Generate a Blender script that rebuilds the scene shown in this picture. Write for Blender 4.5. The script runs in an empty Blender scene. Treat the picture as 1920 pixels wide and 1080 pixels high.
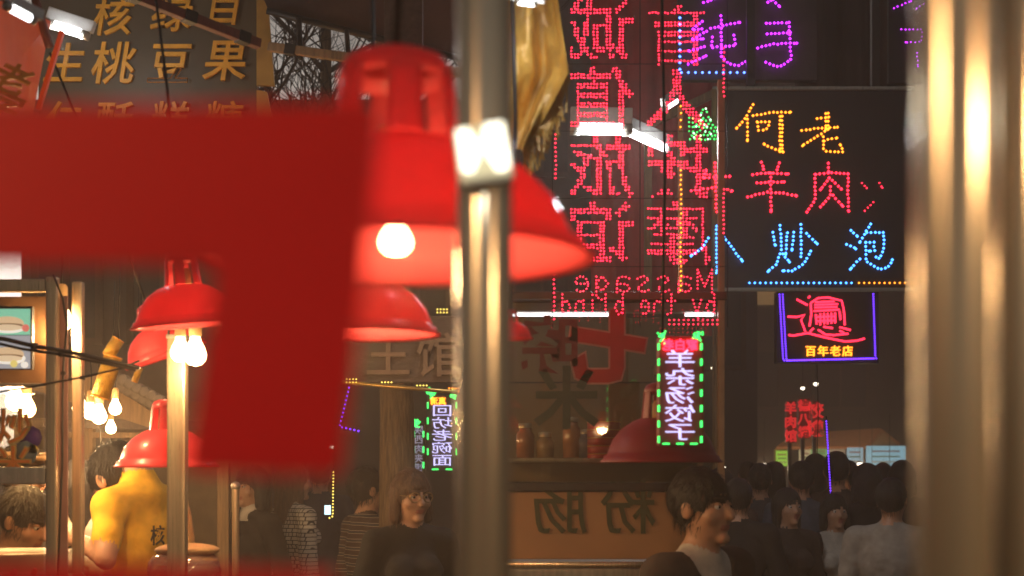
import bpy, bmesh, math, random
import numpy as np
from mathutils import Vector, Matrix, Euler
random.seed(7); rng = np.random.default_rng(7)
scn = bpy.context.scene
COL = scn.collection
R = math.radians

# ------------------------------------------------------------------ camera
FPX, HOR, CZ = 2637.0, 880.0, 1.6          # focal length in photo pixels, horizon row, eye height
cam = bpy.data.cameras.new('camera'); camo = bpy.data.objects.new('camera', cam); COL.objects.link(camo)
camo.location = (0, 0, CZ); camo.rotation_euler = (R(90), 0, 0)
cam.sensor_width = 36.0; cam.lens = FPX / 1920 * 36; cam.shift_y = (HOR - 540) / 1920
cam.clip_start = 0.05; cam.clip_end = 500
cam.dof.use_dof = True; cam.dof.focus_distance = 6.6; cam.dof.aperture_fstop = 4.2; cam.dof.aperture_blades = 0
scn.camera = camo
# ------------------------------------------------------------------ dusk sky, faint sun, exposure
world = bpy.data.worlds.new('World'); scn.world = world; world.use_nodes = True
wn, wl = world.node_tree.nodes, world.node_tree.links
bg = wn['Background']; sky = wn.new('ShaderNodeTexSky'); sky.sky_type = 'NISHITA'; sky.sun_disc = False
sky.sun_elevation = R(4.0); sky.sun_rotation = R(-25); sky.dust_density = 3.0
hs = wn.new('ShaderNodeHueSaturation'); hs.inputs['Saturation'].default_value = 0.25
wl.new(sky.outputs[0], hs.inputs['Color']); wl.new(hs.outputs[0], bg.inputs[0]); bg.inputs[1].default_value = 0.105
sun = bpy.data.lights.new('dusk_sun', 'SUN'); sun.energy = 0.05; sun.angle = R(20); sun.color = (1, .85, .75)
suno = bpy.data.objects.new('dusk_sun', sun); COL.objects.link(suno); suno.rotation_euler = (R(-80), 0, R(20))
scn.view_settings.view_transform = 'Standard'; scn.view_settings.look = 'None'
scn.view_settings.exposure = 0.0; scn.view_settings.gamma = 1.0
scn.render.engine = 'CYCLES'
cy = scn.cycles
cy.use_denoising = True; cy.max_bounces = 7; cy.transparent_max_bounces = 12; cy.diffuse_bounces = 3; cy.glossy_bounces = 3
cy.transmission_bounces = 6; cy.sample_clamp_indirect = 4.0; cy.caustics_reflective = False; cy.caustics_refractive = False
cy.use_light_tree = True

# ------------------------------------------------------------------ helpers
def P(px, py, D):
    """the point at distance D in the direction of photo pixel (px, py)"""
    return Vector(((px - 960) / FPX * D, D, CZ + (HOR - py) / FPX * D))
def S(n, D): return n / FPX * D             # n pixels at distance D, in metres

MATS = {}
def mat(name, col=(.5, .5, .5), rough=.6, metal=0., em=None, es=0., var=.18, scale=12., bump=.15, stretch=(1, 1, 1),
        transl=0., coat=0., bscale=None, alpha=None, spec=.5):
    if name in MATS: return MATS[name]
    m = bpy.data.materials.new(name); m.use_nodes = True; MATS[name] = m
    n, l = m.node_tree.nodes, m.node_tree.links
    b = n['Principled BSDF']; out = n['Material Output']
    tc = n.new('ShaderNodeTexCoord'); mp = n.new('ShaderNodeMapping'); mp.inputs['Scale'].default_value = stretch
    l.new(tc.outputs['Object'], mp.inputs[0])
    no = n.new('ShaderNodeTexNoise'); no.inputs['Scale'].default_value = scale; no.inputs['Detail'].default_value = 6
    l.new(mp.outputs[0], no.inputs['Vector'])
    cr = n.new('ShaderNodeValToRGB'); cr.color_ramp.elements[0].position = .28; cr.color_ramp.elements[1].position = .74
    cr.color_ramp.elements[0].color = (*[c * (1 - var) for c in col], 1)
    cr.color_ramp.elements[1].color = (*[min(1, c * (1 + var)) for c in col], 1)
    l.new(no.outputs[0], cr.inputs[0]); l.new(cr.outputs[0], b.inputs['Base Color'])
    b.inputs['Roughness'].default_value = rough; b.inputs['Metallic'].default_value = metal
    b.inputs['Coat Weight'].default_value = coat; b.inputs['Specular IOR Level'].default_value = spec
    if em:
        b.inputs['Emission Color'].default_value = (*em, 1); b.inputs['Emission Strength'].default_value = es
    if bump:
        n2 = n.new('ShaderNodeTexNoise'); n2.inputs['Scale'].default_value = bscale or scale * 4; n2.inputs['Detail'].default_value = 5
        l.new(mp.outputs[0], n2.inputs['Vector'])
        bp = n.new('ShaderNodeBump'); bp.inputs['Strength'].default_value = bump; bp.inputs['Distance'].default_value = .01
        l.new(n2.outputs[0], bp.inputs['Height']); l.new(bp.outputs[0], b.inputs['Normal'])
        mr = n.new('ShaderNodeMapRange'); mr.inputs[3].default_value = max(.03, rough - .1); mr.inputs[4].default_value = min(1, rough + .12)
        l.new(n2.outputs[0], mr.inputs[0]); l.new(mr.outputs[0], b.inputs['Roughness'])
    if transl:
        t = n.new('ShaderNodeBsdfTranslucent'); l.new(cr.outputs[0], t.inputs[0])
        mx = n.new('ShaderNodeMixShader'); mx.inputs[0].default_value = transl
        l.new(b.outputs[0], mx.inputs[1]); l.new(t.outputs[0], mx.inputs[2]); l.new(mx.outputs[0], out.inputs[0])
    return m
def glow(name, col, s=1.0):
    if name in MATS: return MATS[name]
    m = mat(name, tuple(min(.8, c * .5) for c in col), .4, em=col, es=s, bump=0, var=.05)
    return m
def glass(name, tint=(.9, .92, .9), refl=.06, dirt=.05, dcol=(.3, .26, .2)):
    if name in MATS: return MATS[name]
    m = bpy.data.materials.new(name); m.use_nodes = True; MATS[name] = m
    n, l = m.node_tree.nodes, m.node_tree.links; n.clear()
    out = n.new('ShaderNodeOutputMaterial'); t = n.new('ShaderNodeBsdfTransparent'); t.inputs[0].default_value = (*tint, 1)
    g = n.new('ShaderNodeBsdfGlossy'); g.inputs['Roughness'].default_value = .03
    d = n.new('ShaderNodeBsdfDiffuse'); d.inputs[0].default_value = (*dcol, 1)
    fr = n.new('ShaderNodeFresnel'); fr.inputs[0].default_value = 1.45
    ad = n.new('ShaderNodeMath'); ad.operation = 'ADD'; ad.inputs[1].default_value = refl; l.new(fr.outputs[0], ad.inputs[0])
    m1 = n.new('ShaderNodeMixShader'); l.new(ad.outputs[0], m1.inputs[0]); l.new(t.outputs[0], m1.inputs[1]); l.new(g.outputs[0], m1.inputs[2])
    tc = n.new('ShaderNodeTexCoord'); no = n.new('ShaderNodeTexNoise'); no.inputs['Scale'].default_value = 3; no.inputs['Detail'].default_value = 7
    l.new(tc.outputs['Object'], no.inputs['Vector'])
    mr = n.new('ShaderNodeMapRange'); mr.inputs[1].default_value = .35; mr.inputs[2].default_value = .75; mr.inputs[4].default_value = dirt * 2
    l.new(no.outputs[0], mr.inputs[0])
    m2 = n.new('ShaderNodeMixShader'); l.new(mr.outputs[0], m2.inputs[0]); l.new(m1.outputs[0], m2.inputs[1]); l.new(d.outputs[0], m2.inputs[2])
    l.new(m2.outputs[0], out.inputs[0])
    return m

STEEL = mat('steel', (.58, .44, .28), .30, .75, var=.2, scale=5, bump=.06, stretch=(30, 30, .6))
POSTM = mat('polished_post_steel', (.50, .43, .33), .20, .72, var=.06, scale=2, bump=0)
REDPD = mat('reflected_lamp_red', (.26, .012, .016), .4, var=.2, scale=6, bump=.05)  # shade plastic darkened to match a faint reflected lamp
STEELD = mat('dull_steel', (.42, .38, .32), .42, .75, var=.25, scale=6, bump=.1, stretch=(12, 12, 1))
DARKM = mat('dark_metal', (.035, .03, .028), .45, .5)
BLACK = mat('black_board', (.018, .014, .013), .55, scale=3, var=.4)
RUBBER = mat('rubber', (.015, .013, .012), .6)
WOOD = mat('wood', (.30, .17, .07), .55, var=.35, scale=6, stretch=(14, 14, 1.2), bump=.3)
WOODD = mat('dark_wood', (.085, .045, .028), .55, var=.4, scale=5, stretch=(10, 2, 10), bump=.3)
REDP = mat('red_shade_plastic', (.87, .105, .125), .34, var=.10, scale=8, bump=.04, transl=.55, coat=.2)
REDV = mat('red_vinyl', (.62, .008, .014), .5, var=.06, scale=4, bump=.03, transl=.35)
GOLD = mat('gold_paint', (.80, .36, .03), .4, .05, var=.25, scale=20, bump=.2)
CREAM = mat('cream_plastic', (.62, .42, .2), .5, transl=.4, em=(1, .55, .2), es=.0)

def link(name, me, m=None, parent=None, loc=None, rot=None):
    o = bpy.data.objects.new(name, me); COL.objects.link(o)
    if m is not None and me is not None and not me.materials: me.materials.append(m)
    if parent is not None: o.parent = parent
    if loc is not None: o.location = loc
    if rot is not None: o.rotation_euler = rot
    return o
def tag(o, label, cat, group=None, kind=None):
    o['label'] = label; o['category'] = cat
    if group: o['group'] = group
    if kind: o['kind'] = kind
    return o
def thing(name, label, cat, loc=(0, 0, 0), rz=0, group=None):
    o = bpy.data.objects.new(name, None); COL.objects.link(o); o.location = loc; o.rotation_euler = (0, 0, rz)
    o.empty_display_size = .1
    return tag(o, label, cat, group)
def mesh(name, v, f, smooth=False):
    if isinstance(f, np.ndarray):
        me = bpy.data.meshes.new(name); n, k = f.shape; v = np.asarray(v, np.float32)
        me.vertices.add(len(v)); me.vertices.foreach_set('co', v.ravel()); me.loops.add(n * k); me.loops.foreach_set('vertex_index', f.astype(np.int32).ravel())
        me.polygons.add(n); me.polygons.foreach_set('loop_start', np.arange(0, n * k, k, dtype=np.int32)); me.update(calc_edges=True)
        me.polygons.foreach_set('use_smooth', [smooth] * n); return me
    me = bpy.data.meshes.new(name); me.from_pydata([tuple(x) for x in v], [], [tuple(int(i) for i in x) for x in f]); me.update()
    if smooth:
        me.polygons.foreach_set('use_smooth', [True] * len(me.polygons))
    return me
def frombm(bm, name='m', smooth=False):
    bmesh.ops.recalc_face_normals(bm, faces=bm.faces[:])
    me = bpy.data.meshes.new(name); bm.to_mesh(me); bm.free()
    if smooth: me.polygons.foreach_set('use_smooth', [True] * len(me.polygons))
    return me
def box(sx, sy, sz, c=(0, 0, 0), bev=0.0, seg=2):
    bm = bmesh.new(); bmesh.ops.create_cube(bm, size=1)
    bmesh.ops.scale(bm, vec=(sx, sy, sz), verts=bm.verts); bmesh.ops.translate(bm, vec=c, verts=bm.verts)
    if bev: bmesh.ops.bevel(bm, geom=bm.edges[:], offset=min(bev, .45 * min(sx, sy, sz)), segments=seg, affect='EDGES', profile=.7)
    return frombm(bm)
def slab(a, b, c, d, th):
    """a quad a-b-c-d given thickness th along its normal"""
    a, b, c, d = map(Vector, (a, b, c, d)); n = (b - a).cross(d - a).normalized() * th
    v = [a, b, c, d, a + n, b + n, c + n, d + n]
    return mesh('slab', v, [(3, 2, 1, 0), (4, 5, 6, 7), (0, 1, 5, 4), (1, 2, 6, 5), (2, 3, 7, 6), (3, 0, 4, 7)])
def beam(a, b, w, h, bev=.004):
    a, b = Vector(a), Vector(b); L = (b - a).length
    me = box(w, h, L, bev=bev); q = (b - a).to_track_quat('Z', 'X')
    me.transform(Matrix.Translation((a + b) / 2) @ q.to_matrix().to_4x4()); return me
def tube(pts, r, seg=8, rr=None, cap=True):
    pts = [Vector(p) for p in pts]; v = []; f = []; n = len(pts); up = None
    for i, p in enumerate(pts):
        t = (pts[min(i + 1, n - 1)] - pts[max(i - 1, 0)]).normalized()
        if up is None: up = t.orthogonal().normalized()
        up = (up - t * up.dot(t)); up = up.normalized() if up.length > 1e-6 else t.orthogonal().normalized()
        w = t.cross(up); q = rr[i] if rr else r
        for k in range(seg):
            a = 2 * math.pi * k / seg; v.append(p + up * math.cos(a) * q + w * math.sin(a) * q)
    for i in range(n - 1):
        for k in range(seg):
            f.append((i * seg + k, i * seg + (k + 1) % seg, (i + 1) * seg + (k + 1) % seg, (i + 1) * seg + k))
    if cap: f.append(tuple(range(seg - 1, -1, -1))); f.append(tuple((n - 1) * seg + k for k in range(seg)))
    return mesh('tube', v, f, True)
def lathe(prof, seg=40, smooth=True):
    v = []; f = []; n = len(prof)
    for r, z in prof:
        for k in range(seg): a = 2 * math.pi * k / seg; v.append((r * math.cos(a), r * math.sin(a), z))
    for i in range(n - 1):
        for k in range(seg): f.append((i * seg + k, i * seg + (k + 1) % seg, (i + 1) * seg + (k + 1) % seg, (i + 1) * seg + k))
    return mesh('lathe', v, f, smooth)
def blob(r, sub=2, sc=(1, 1, 1), jit=0.):
    bm = bmesh.new(); bmesh.ops.create_icosphere(bm, subdivisions=sub, radius=r)
    for q in bm.verts:
        if jit: q.co *= 1 + random.uniform(-jit, jit)
        q.co = Vector((q.co.x * sc[0], q.co.y * sc[1], q.co.z * sc[2]))
    return frombm(bm, smooth=True)
def join(*ms):
    v = []; f = []
    for m in ms:
        o = len(v); v += [x.co.copy() for x in m.vertices]; f += [tuple(i + o for i in p.vertices) for p in m.polygons]
    return mesh('joined', v, f)
def at(me, loc): me.transform(Matrix.Translation(loc)); return me

# glyph meshes in the x-z plane, height h, centred
GC = {}
def glyph(s, h, bold=.0, depth=.004, mirror=False, shear=0.):
    k = (s, bold, shear)
    if k not in GC:
        cu = bpy.data.curves.new('glyph', 'FONT'); cu.body = s; cu.resolution_u = 2; cu.offset = bold; cu.shear = shear
        cu.align_x = 'CENTER'; cu.extrude = 1.0
        o = bpy.data.objects.new('glyph', cu); COL.objects.link(o)
        me = bpy.data.meshes.new_from_object(o.evaluated_get(bpy.context.evaluated_depsgraph_get()))
        bpy.data.objects.remove(o); GC[k] = (np.array([tuple(v.co) for v in me.vertices]), [tuple(p.vertices) for p in me.polygons])
    v, f = GC[k]; v = v.copy(); lo, hi = v.min(0), v.max(0); sc = h / .92
    cx = (lo[0] + hi[0]) / 2; cyy = .38 if ord(s[0]) > 0x3000 else (lo[1] + hi[1]) / 2
    if mirror: x = -(v[:, 0] - cx) * sc
    else: x = (v[:, 0] - cx) * sc
    w = np.stack([x, -v[:, 2] * depth / 2, (v[:, 1] - cyy) * sc], 1)
    return mesh('glyph', w, [q[::-1] for q in f] if mirror else f)
OCT_V = np.array([(1, 0, 0), (-1, 0, 0), (0, 1, 0), (0, -1, 0), (0, 0, 1), (0, 0, -1)], float)
OCT_F = np.array([(0, 2, 4), (2, 1, 4), (1, 3, 4), (3, 0, 4), (2, 0, 5), (1, 2, 5), (3, 1, 5), (0, 3, 5)])
def dots(pts, r):
    pts = np.array([tuple(p) for p in pts], float); n = len(pts)
    v = (pts[:, None, :] + OCT_V[None] * r).reshape(-1, 3); f = (OCT_F[None] + (np.arange(n) * 6)[:, None, None]).reshape(-1, 3)
    return mesh('led_dots', v, f, True)
def raster(s, h, step, bold=.0):
    """grid points (x, z) inside a glyph of height h"""
    me = glyph(s, h, bold, .001); v = np.array([tuple(x.co) for x in me.vertices])[:, [0, 2]]
    tris = []
    for p in me.polygons:
        if abs(p.normal.y) > .5:
            q = list(p.vertices)
            for i in range(1, len(q) - 1): tris.append((q[0], q[i], q[i + 1]))
    g = np.arange(-h * .6, h * .6, step); X, Z = np.meshgrid(g, g); X = X.ravel(); Z = Z.ravel(); ins = np.zeros(len(X), bool)
    for a, b, c in tris:
        A, B, Cc = v[a], v[b], v[c]
        d1 = (X - B[0]) * (A[1] - B[1]) - (A[0] - B[0]) * (Z - B[1]); d2 = (X - Cc[0]) * (B[1] - Cc[1]) - (B[0] - Cc[0]) * (Z - Cc[1])
        d3 = (X - A[0]) * (Cc[1] - A[1]) - (Cc[0] - A[0]) * (Z - A[1])
        ins |= ~(((d1 < 0) | (d2 < 0) | (d3 < 0)) & ((d1 > 0) | (d2 > 0) | (d3 > 0)))
    bpy.data.meshes.remove(me)
    return [(x, z) for x, z, i in zip(X, Z, ins) if i]
def along(poly, step):
    out = []; carry = 0.
    for a, b in zip(poly[:-1], poly[1:]):
        a = np.array(a, float); b = np.array(b, float); L = np.linalg.norm(b - a)
        if L < 1e-6: continue
        t = carry
        while t < L: out.append(tuple(a + (b - a) * t / L)); t += step
        carry = t - L
    return out

# ------------------------------------------------------------------ lamps
def bulb_light(parent, loc, watt, col=(1, .62, .28), r=.03):
    L = bpy.data.lights.new('bulb_light', 'POINT'); L.energy = watt; L.color = col; L.shadow_soft_size = r
    o = bpy.data.objects.new('bulb_light', L); COL.objects.link(o); o.parent = parent; o.location = loc; return o
BULBG = glow('bulb_glow', (1, .70, .34), 16.0)
BULBM = lathe([(0.0005, .052), (.012, .05), (.015, .035), (.024, .018), (.030, 0), (.027, -.016), (.017, -.027), (.0005, -.031)], 16)
SOCKM = lathe([(.0005, .1), (.012, .098), (.017, .09), (.017, .05), (.013, .046), (.0005, .046)], 14)
def bare_bulb(p, label, watt, cord=.5, group='bare bulbs over the stalls', sc=1.):
    t = thing('bare_bulb', label, 'light bulb', p, group=group)
    b = link('bulb', BULBM, BULBG, t); k = link('socket', SOCKM, RUBBER, t); b.scale = k.scale = (sc,) * 3
    link('cord', tube([(0, 0, .09 * sc), (.004, 0, .09 + cord / 2), (0, 0, .09 + cord)], .003, 5), RUBBER, t)
    if watt: bulb_light(t, (0, 0, -.035), watt)
    return t
def shade_meshes(Rr):
    k = Rr / .22
    outer = [(.050, .285), (.062, .275), (.067, .19), (.080, .165), (.105, .155), (.150, .125), (.182, .085), (.198, .045), (.203, .030),
             (.214, .026), (.216, .014), (.228, .006), (.226, .001), (.213, .010), (.200, .024), (.195, .043), (.179, .082), (.147, .121), (.103, .150), (.076, .160)]
    return lathe([(r * k, z * k) for r, z in outer], 56)
def neck_mesh(Rr):                           # the neck: four ribs with open slots, and a closed crown
    k = Rr / .22; ms = []
    ms.append(lathe([(.0005, .300 * k), (.035 * k, .298 * k), (.056 * k, .288 * k), (.064 * k, .272 * k), (.066 * k, .258 * k), (.061 * k, .258 * k), (.058 * k, .272 * k), (.0005, .282 * k)], 40))
    for q in range(6):
        a0 = q * math.pi / 3 + .3; v = []
        for r, z in ((.066, .262), (.076, .156)):
            for da in np.linspace(0, math.pi / 3 * .55, 5):
                for rr in (r, r - .005): v.append((rr * k * math.cos(a0 + da), rr * k * math.sin(a0 + da), z * k))
        f = []
        for i in range(4):
            f += [(2 * i, 2 * i + 2, 12 + 2 * i, 10 + 2 * i), (2 * i + 1, 11 + 2 * i, 13 + 2 * i, 2 * i + 3)]
        f += [(0, 10, 11, 1), (8, 9, 19, 18)]
        ms.append(mesh('rib', v, f))
    me = join(*ms); me.polygons.foreach_set('use_smooth', [True] * len(me.polygons)); return me
def red_lamp(p, Rr, label, watt, rot=(0, 0, 0), group='red plastic pendant lamps', cord=.8, pm=None, bz=.075, zs=1.):
    t = thing('pendant_lamp', label, 'lamp', p, group=group); t.rotation_euler = rot; t.scale = (1, 1, zs); k = Rr / .22
    sm = shade_meshes(Rr); bm = bmesh.new(); bm.from_mesh(sm)
    keep = [f for f in bm.faces if f.calc_center_median().z > .17 * k and Vector((f.calc_center_median().x, f.calc_center_median().y)).length > .045 * k]
    bmesh.ops.delete(bm, geom=keep, context='FACES'); sm = frombm(bm, smooth=True)
    sh = link('shade', sm, pm or REDP, t); link('neck', neck_mesh(Rr), pm or REDP, t)
    b = link('bulb', BULBM, BULBG, t, (0, 0, bz * k)); b.scale = (max(.25, k * (.62 if bz < .04 else 1)),) * 3
    s = link('socket', SOCKM, CREAM, t, (0, 0, bz * k)); s.scale = (2.0 * k,) * 2 + (1.6 * k,)
    link('cord', tube([(0, 0, .29 * k), (.01, 0, .29 * k + cord / 2), (0, 0, .29 * k + cord)], .004, 6), RUBBER, t)
    if watt: bulb_light(t, (0, 0, (bz - .045) * k), watt, (1, .60, .27), .03)
    return t
def tube_lamp(a, b, r, label, es=8., watt=0.):
    a, b = Vector(a), Vector(b); t = thing('fluorescent_tube_lamp', label, 'tube lamp', a, group='white tube lamps')
    link('tube', tube([(0, 0, 0), b - a], r, 10), glow('tube_glow', (.95, .97, 1), 6.), t)
    d = (b - a).normalized(); up = Vector((0, 0, 1)); up = (up - d * up.dot(d)).normalized()
    link('housing', beam(up * r * 2.1 - d * .02, (b - a) + up * r * 2.1 + d * .02, r * 2.6, r * 1.8, .003), mat('white_enamel', (.6, .58, .54), .4), t)
    for q in (0., 1.): link('end_cap', tube([(b - a) * q - d * r * .8, (b - a) * q + d * r * .8], r * 1.15, 10), STEELD, t)
    if watt: bulb_light(t, (b - a) / 2 - up * r * 2, watt, (.9, .95, 1), .04)
    return t

# ------------------------------------------------------------------ ground, street, buildings
def struct(name, me, m): o = link(name, me, m); o['kind'] = 'structure'; return o
struct('ground', mesh('g', [(-200, -60, 0), (200, -60, 0), (200, 300, 0), (-200, 300, 0)], [(0, 1, 2, 3)]), mat('asphalt', (.05, .046, .042), .75, scale=2))
pav = struct('paving', at(box(16, 60, .004), (0, 26, .006)), mat('paving_joint', (.06, .055, .05), .8))
pm = box(.56, .56, .02, bev=.006, seg=1); pm.materials.append(mat('paving_stone', (.17, .155, .14), .55, scale=5))
for i in range(12):
    for j in range(10):
        link('paving_stone', pm, None, pav, (-1.2 + i * .58, 19.5 + j * .58, .019 + random.uniform(-.002, .002)))

BRICKD = mat('dim_plaster', (.16, .125, .105), .8, scale=2.5, var=.3)
def building(name, label, px0, px1, D, top, wins, wall_m, glowset=(), depth=6., cols=4, rows=2, z0=2.9):
    a, b = P(px0, 880, D).x, P(px1, 880, D).x; t = thing(name, label, 'building', ((a + b) / 2, D, 0)); W = b - a
    link('wall', at(box(W, depth, top), (0, depth / 2, top / 2)), wall_m, t)
    link('roof', at(box(W + .5, depth + .5, .22, bev=.03), (0, depth / 2, top + .11)), WOODD, t)
    link('cornice', at(box(W + .2, .16, .14, bev=.02), (0, -.085, top - .22)), WOODD, t)
    wf = box(1, .06, 1); k = 0
    for r in range(rows):
        for c in range(cols):
            x = -W / 2 + W * (c + .5) / cols; z = z0 + r * 2.6; w, h = min(1.3, W / cols * .6), 1.4
            if z + h > top: continue
            wi = link('window', at(box(w, .05, h), (x, -.027, z + h / 2)), glow('lit_window', (.75, .42, .16), .28) if k in glowset else mat('dark_pane', (.03, .03, .035), .15), t)
            for s in (-1, 1): link('frame', at(box(.07, .07, h + .14), (x + s * (w / 2 + .035), -.04, z + h / 2)), WOODD, wi)
            for s in (-1, 1): link('frame', at(box(w, .07, .07), (x, -.04, z + h / 2 + s * (h / 2 + .035))), WOODD, wi)
            link('mullion', at(box(.05, .02, h), (x, -.063, z + h / 2)), WOODD, wi)
            k += 1
    return t
building('shop_building', 'low dark plaster shop building behind the tiled snack hut', 40, 930, 14, 5.0, 0, BRICKD, (3,), cols=5, rows=1)
building('apartment_building', 'tall dim building closing the street behind the roofed stall', 1000, 2150, 36, 24, 0, mat('dim_facade', (.075, .058, .05), .85, scale=1.5, var=.3), (5, 9, 16), 8, 7, 8, 3.2)
building('corner_building', 'narrow grey building behind the red cloth banner', 935, 1420, 19, 13, 0, mat('grey_render', (.12, .105, .1), .8, scale=2), (4,), 5, 3, 4, 3.0)

# bare trees
BARK = mat('bark', (.15, .092, .045), .85, var=.5, scale=9, stretch=(9, 9, 1), bump=.9, bscale=16)
TWIG = mat('twig', (.03, .024, .022), .9)
def bare_tree(base, H, r0, label, seed, lean=(0, 0), spread=1., depth=6, start=.4):
    rr = random.Random(seed); t = thing('bare_tree', label, 'tree', base)
    pts = []; rad = []
    n = 9
    for i in range(n + 1):
        q = i / n; pts.append(Vector((lean[0] * q + .04 * math.sin(5 * q), lean[1] * q, H * q))); rad.append(r0 * (1.25 - .25 * min(1, q * 8)) * (1 - .6 * q) if i == 0 else r0 * (1 - .6 * q))
    link('trunk', tube(pts, r0, 24, rad), BARK, t)
    V = []; F = []
    def limb(p, d, L, r, k):
        q = [p]; dd = d.copy(); segs = 4
        for i in range(segs):
            dd = (dd + Vector((rr.uniform(-.3, .3), rr.uniform(-.3, .3), rr.uniform(-.12, .22)))).normalized(); q.append(q[-1] + dd * L / segs)
        m = tube(q, r, 5 if r < .02 else 7, [r * (1 - .55 * i / segs) for i in range(segs + 1)], False)
        o = len(V); V.extend(x.co.copy() for x in m.vertices); F.extend(tuple(i + o for i in x.vertices) for x in m.polygons); bpy.data.meshes.remove(m)
        if k > 0:
            for i in range(2, segs + 1):
                for _ in range(2 if (k > 1 or rr.random() < .8) else 1):
                    ax = Vector((rr.uniform(-1, 1), rr.uniform(-1, 1), rr.uniform(-.25, .7))).normalized()
                    limb(q[i], (dd * .75 + ax * .85).normalized(), L * rr.uniform(.52, .72), max(.0035, r * .55), k - 1)
    for i in range(int(n * start), n + 1):
        for _ in range(2):
            a = rr.uniform(0, 6.28); limb(pts[i], Vector((math.cos(a) * spread, math.sin(a) * spread, rr.uniform(.15, .8))).normalized(), H * rr.uniform(.2, .3), rad[i] * .5, depth - 2)
    link('crown', mesh('crown', V, F, True), TWIG, t)
    return t
bare_tree((P(735, 0, 7).x, 7, 0), 5.6, .108, 'thick barked tree trunk rising between striped shirt man and glowing noodle sign', 3, (-.06, .2), 1., 4, .72)
bare_tree((P(600, 0, 12).x, 12, 0), 6.4, .09, 'bare winter tree with fine twigs against the grey dusk sky', 5, (.1, 0), 1., 5, .5)

# ------------------------------------------------------------------ canopy timbers over the market lane
def beamthing(name, a, b, w, h, m, label, cat, parts=()):
    a, b = Vector(a), Vector(b); mid = (a + b) / 2
    t = thing(name, label, cat, mid); link('timber', beam(a - mid, b - mid, w, h), m, t)
    d = (b - a).normalized()
    for q in (.12, .5, .88): link('bracket', beam((a - mid) + (b - a) * q - d * .02, (a - mid) + (b - a) * q + d * .02, w * 1.2, h * 1.25, .002), DARKM, t)
    return t
beamthing('roof_beam', P(505, 88, 4.8), P(868, 137, 4.6), .03, .028, WOOD, 'slim orange brown beam across the patch of sky', 'beam')
beamthing('roof_beam', P(215, -22, 4.2), P(486, 83, 4.5), .03, .03, mat('red_brown_wood', (.16, .035, .025), .5, stretch=(8, 8, 1)), 'dark red beam crossing in front of gold lettered board', 'beam')
t = thing('awning', 'dark brown cloth awning stretched over the lane', 'awning', P(680, -20, 5.0))
L0 = t.location
CLOTHD = mat('brown_cloth', (.10, .055, .042), .85, scale=6, bump=.3)
link('cloth', slab(P(470, -60, 5.0) - L0, P(868, -60, 5.0) - L0, P(868, 112, 5.05) - L0, P(505, 22, 4.95) - L0, .012), CLOTHD, t)
link('edge_pole', tube([P(500, 20, 4.93) - L0, P(866, 110, 5.03) - L0], .012, 10), DARKM, t)
for q in (560, 650): link('strut', tube([P(q, 20 + (q - 500) * .25, 4.93) - L0, P(q + 4, 103 + (q - 505) * .12, 4.78) - L0], .009, 8), DARKM, t)
t = thing('hanging_panel', 'dark wooden panel hanging in front of the awning', 'panel', P(757, 40, 4.7))
link('panel', box(S(72, 4.7), .03, S(170, 4.7), bev=.006), WOODD, t)
link('batten', at(box(S(72, 4.7), .012, .03, bev=.003), (0, -.023, -.11)), WOOD, t)
t = thing('gold_cloth_awning', 'shiny orange gold cloth drape beside the steel post', 'awning', P(1010, 120, 3.0))
L0 = t.location
GC_ = mat('gold_cloth', (.80, .40, .08), .33, .1, var=.45, scale=14, bump=1.0, bscale=30)
v = []; nu, nv = 14, 20
for j in range(nv + 1):
    for i in range(nu + 1):
        u, w = i / nu, j / nv; xr = 1040 + 26 * min(1, w / .55) - 75 * max(0, (w - .55) / .45)
        px = 940 + (xr - 940) * u; v.append(P(px, -40 + w * 320, 3.0 + .05 * math.sin(9 * u + 4 * w) + .02 * math.sin(23 * u)) - L0)
link('drape', mesh('d', v, [(j * (nu + 1) + i, j * (nu + 1) + i + 1, (j + 1) * (nu + 1) + i + 1, (j + 1) * (nu + 1) + i) for j in range(nv) for i in range(nu)], True), GC_, t)
link('hem', tube([P(1062, 145, 2.99) - L0, P(1030, 215, 3.0) - L0, P(985, 285, 3.0) - L0], .012, 8), GC_, t)
fr = []
for i in range(40):
    a = P(1064 - i * 2.1, 148 + i * 3.4, 2.98) - L0; fr.append(tube([a, a + Vector((random.uniform(-.006, .006), 0, -.02)), a + Vector((random.uniform(-.015, .015), random.uniform(-.01, .01), -.055 - random.random() * .03))], .003, 4))
link('fringe', join(*fr), GC_, t)['kind'] = 'stuff'

# ------------------------------------------------------------------ gold lettered board and red side board at the upper left
t = thing('snack_signboard', 'olive brown board with rows of gold brush characters under the awning', 'sign', P(280, 110, 5.2))
D = 5.2; BD = mat('olive_board', (.085, .06, .03), .5, scale=3, var=.3)
link('board', box(S(410, D), .04, S(320, D), bev=.006), BD, t)
fm = mat('gold_trim', (.5, .27, .06), .4, .2)
link('side_trim', slab(P(481, -60, D - .03) - t.location, P(497, -60, D - .03) - t.location, P(514, 160, D - .03) - t.location, P(481, 160, D - .03) - t.location, .02), fm, t)
link('side_trim', slab(P(481, 168, D - .03) - t.location, P(500, 172, D - .03) - t.location, P(520, 270, D - .03) - t.location, P(481, 270, D - .03) - t.location, .02), fm, t)
for s, px, py, h in (('核', 213, 30, 70), ('绿', 322, 22, 72), ('百', 425, 12, 66), ('生', 120, 118, 72), ('桃', 214, 118, 76), ('豆', 318, 118, 76), ('果', 420, 112, 76),
                     ('仁', 120, 224, 66), ('酥', 214, 224, 66), ('糕', 318, 224, 66), ('糖', 420, 224, 66)):
    link('gold_character', glyph(s, S(h, D), .010, .012, shear=.16), GOLD, t, P(px, py, D - .035) - t.location)
t = thing('red_signboard', 'glowing red orange board with gold characters at angle to the olive board', 'sign', P(25, 100, 3.4))
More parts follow.
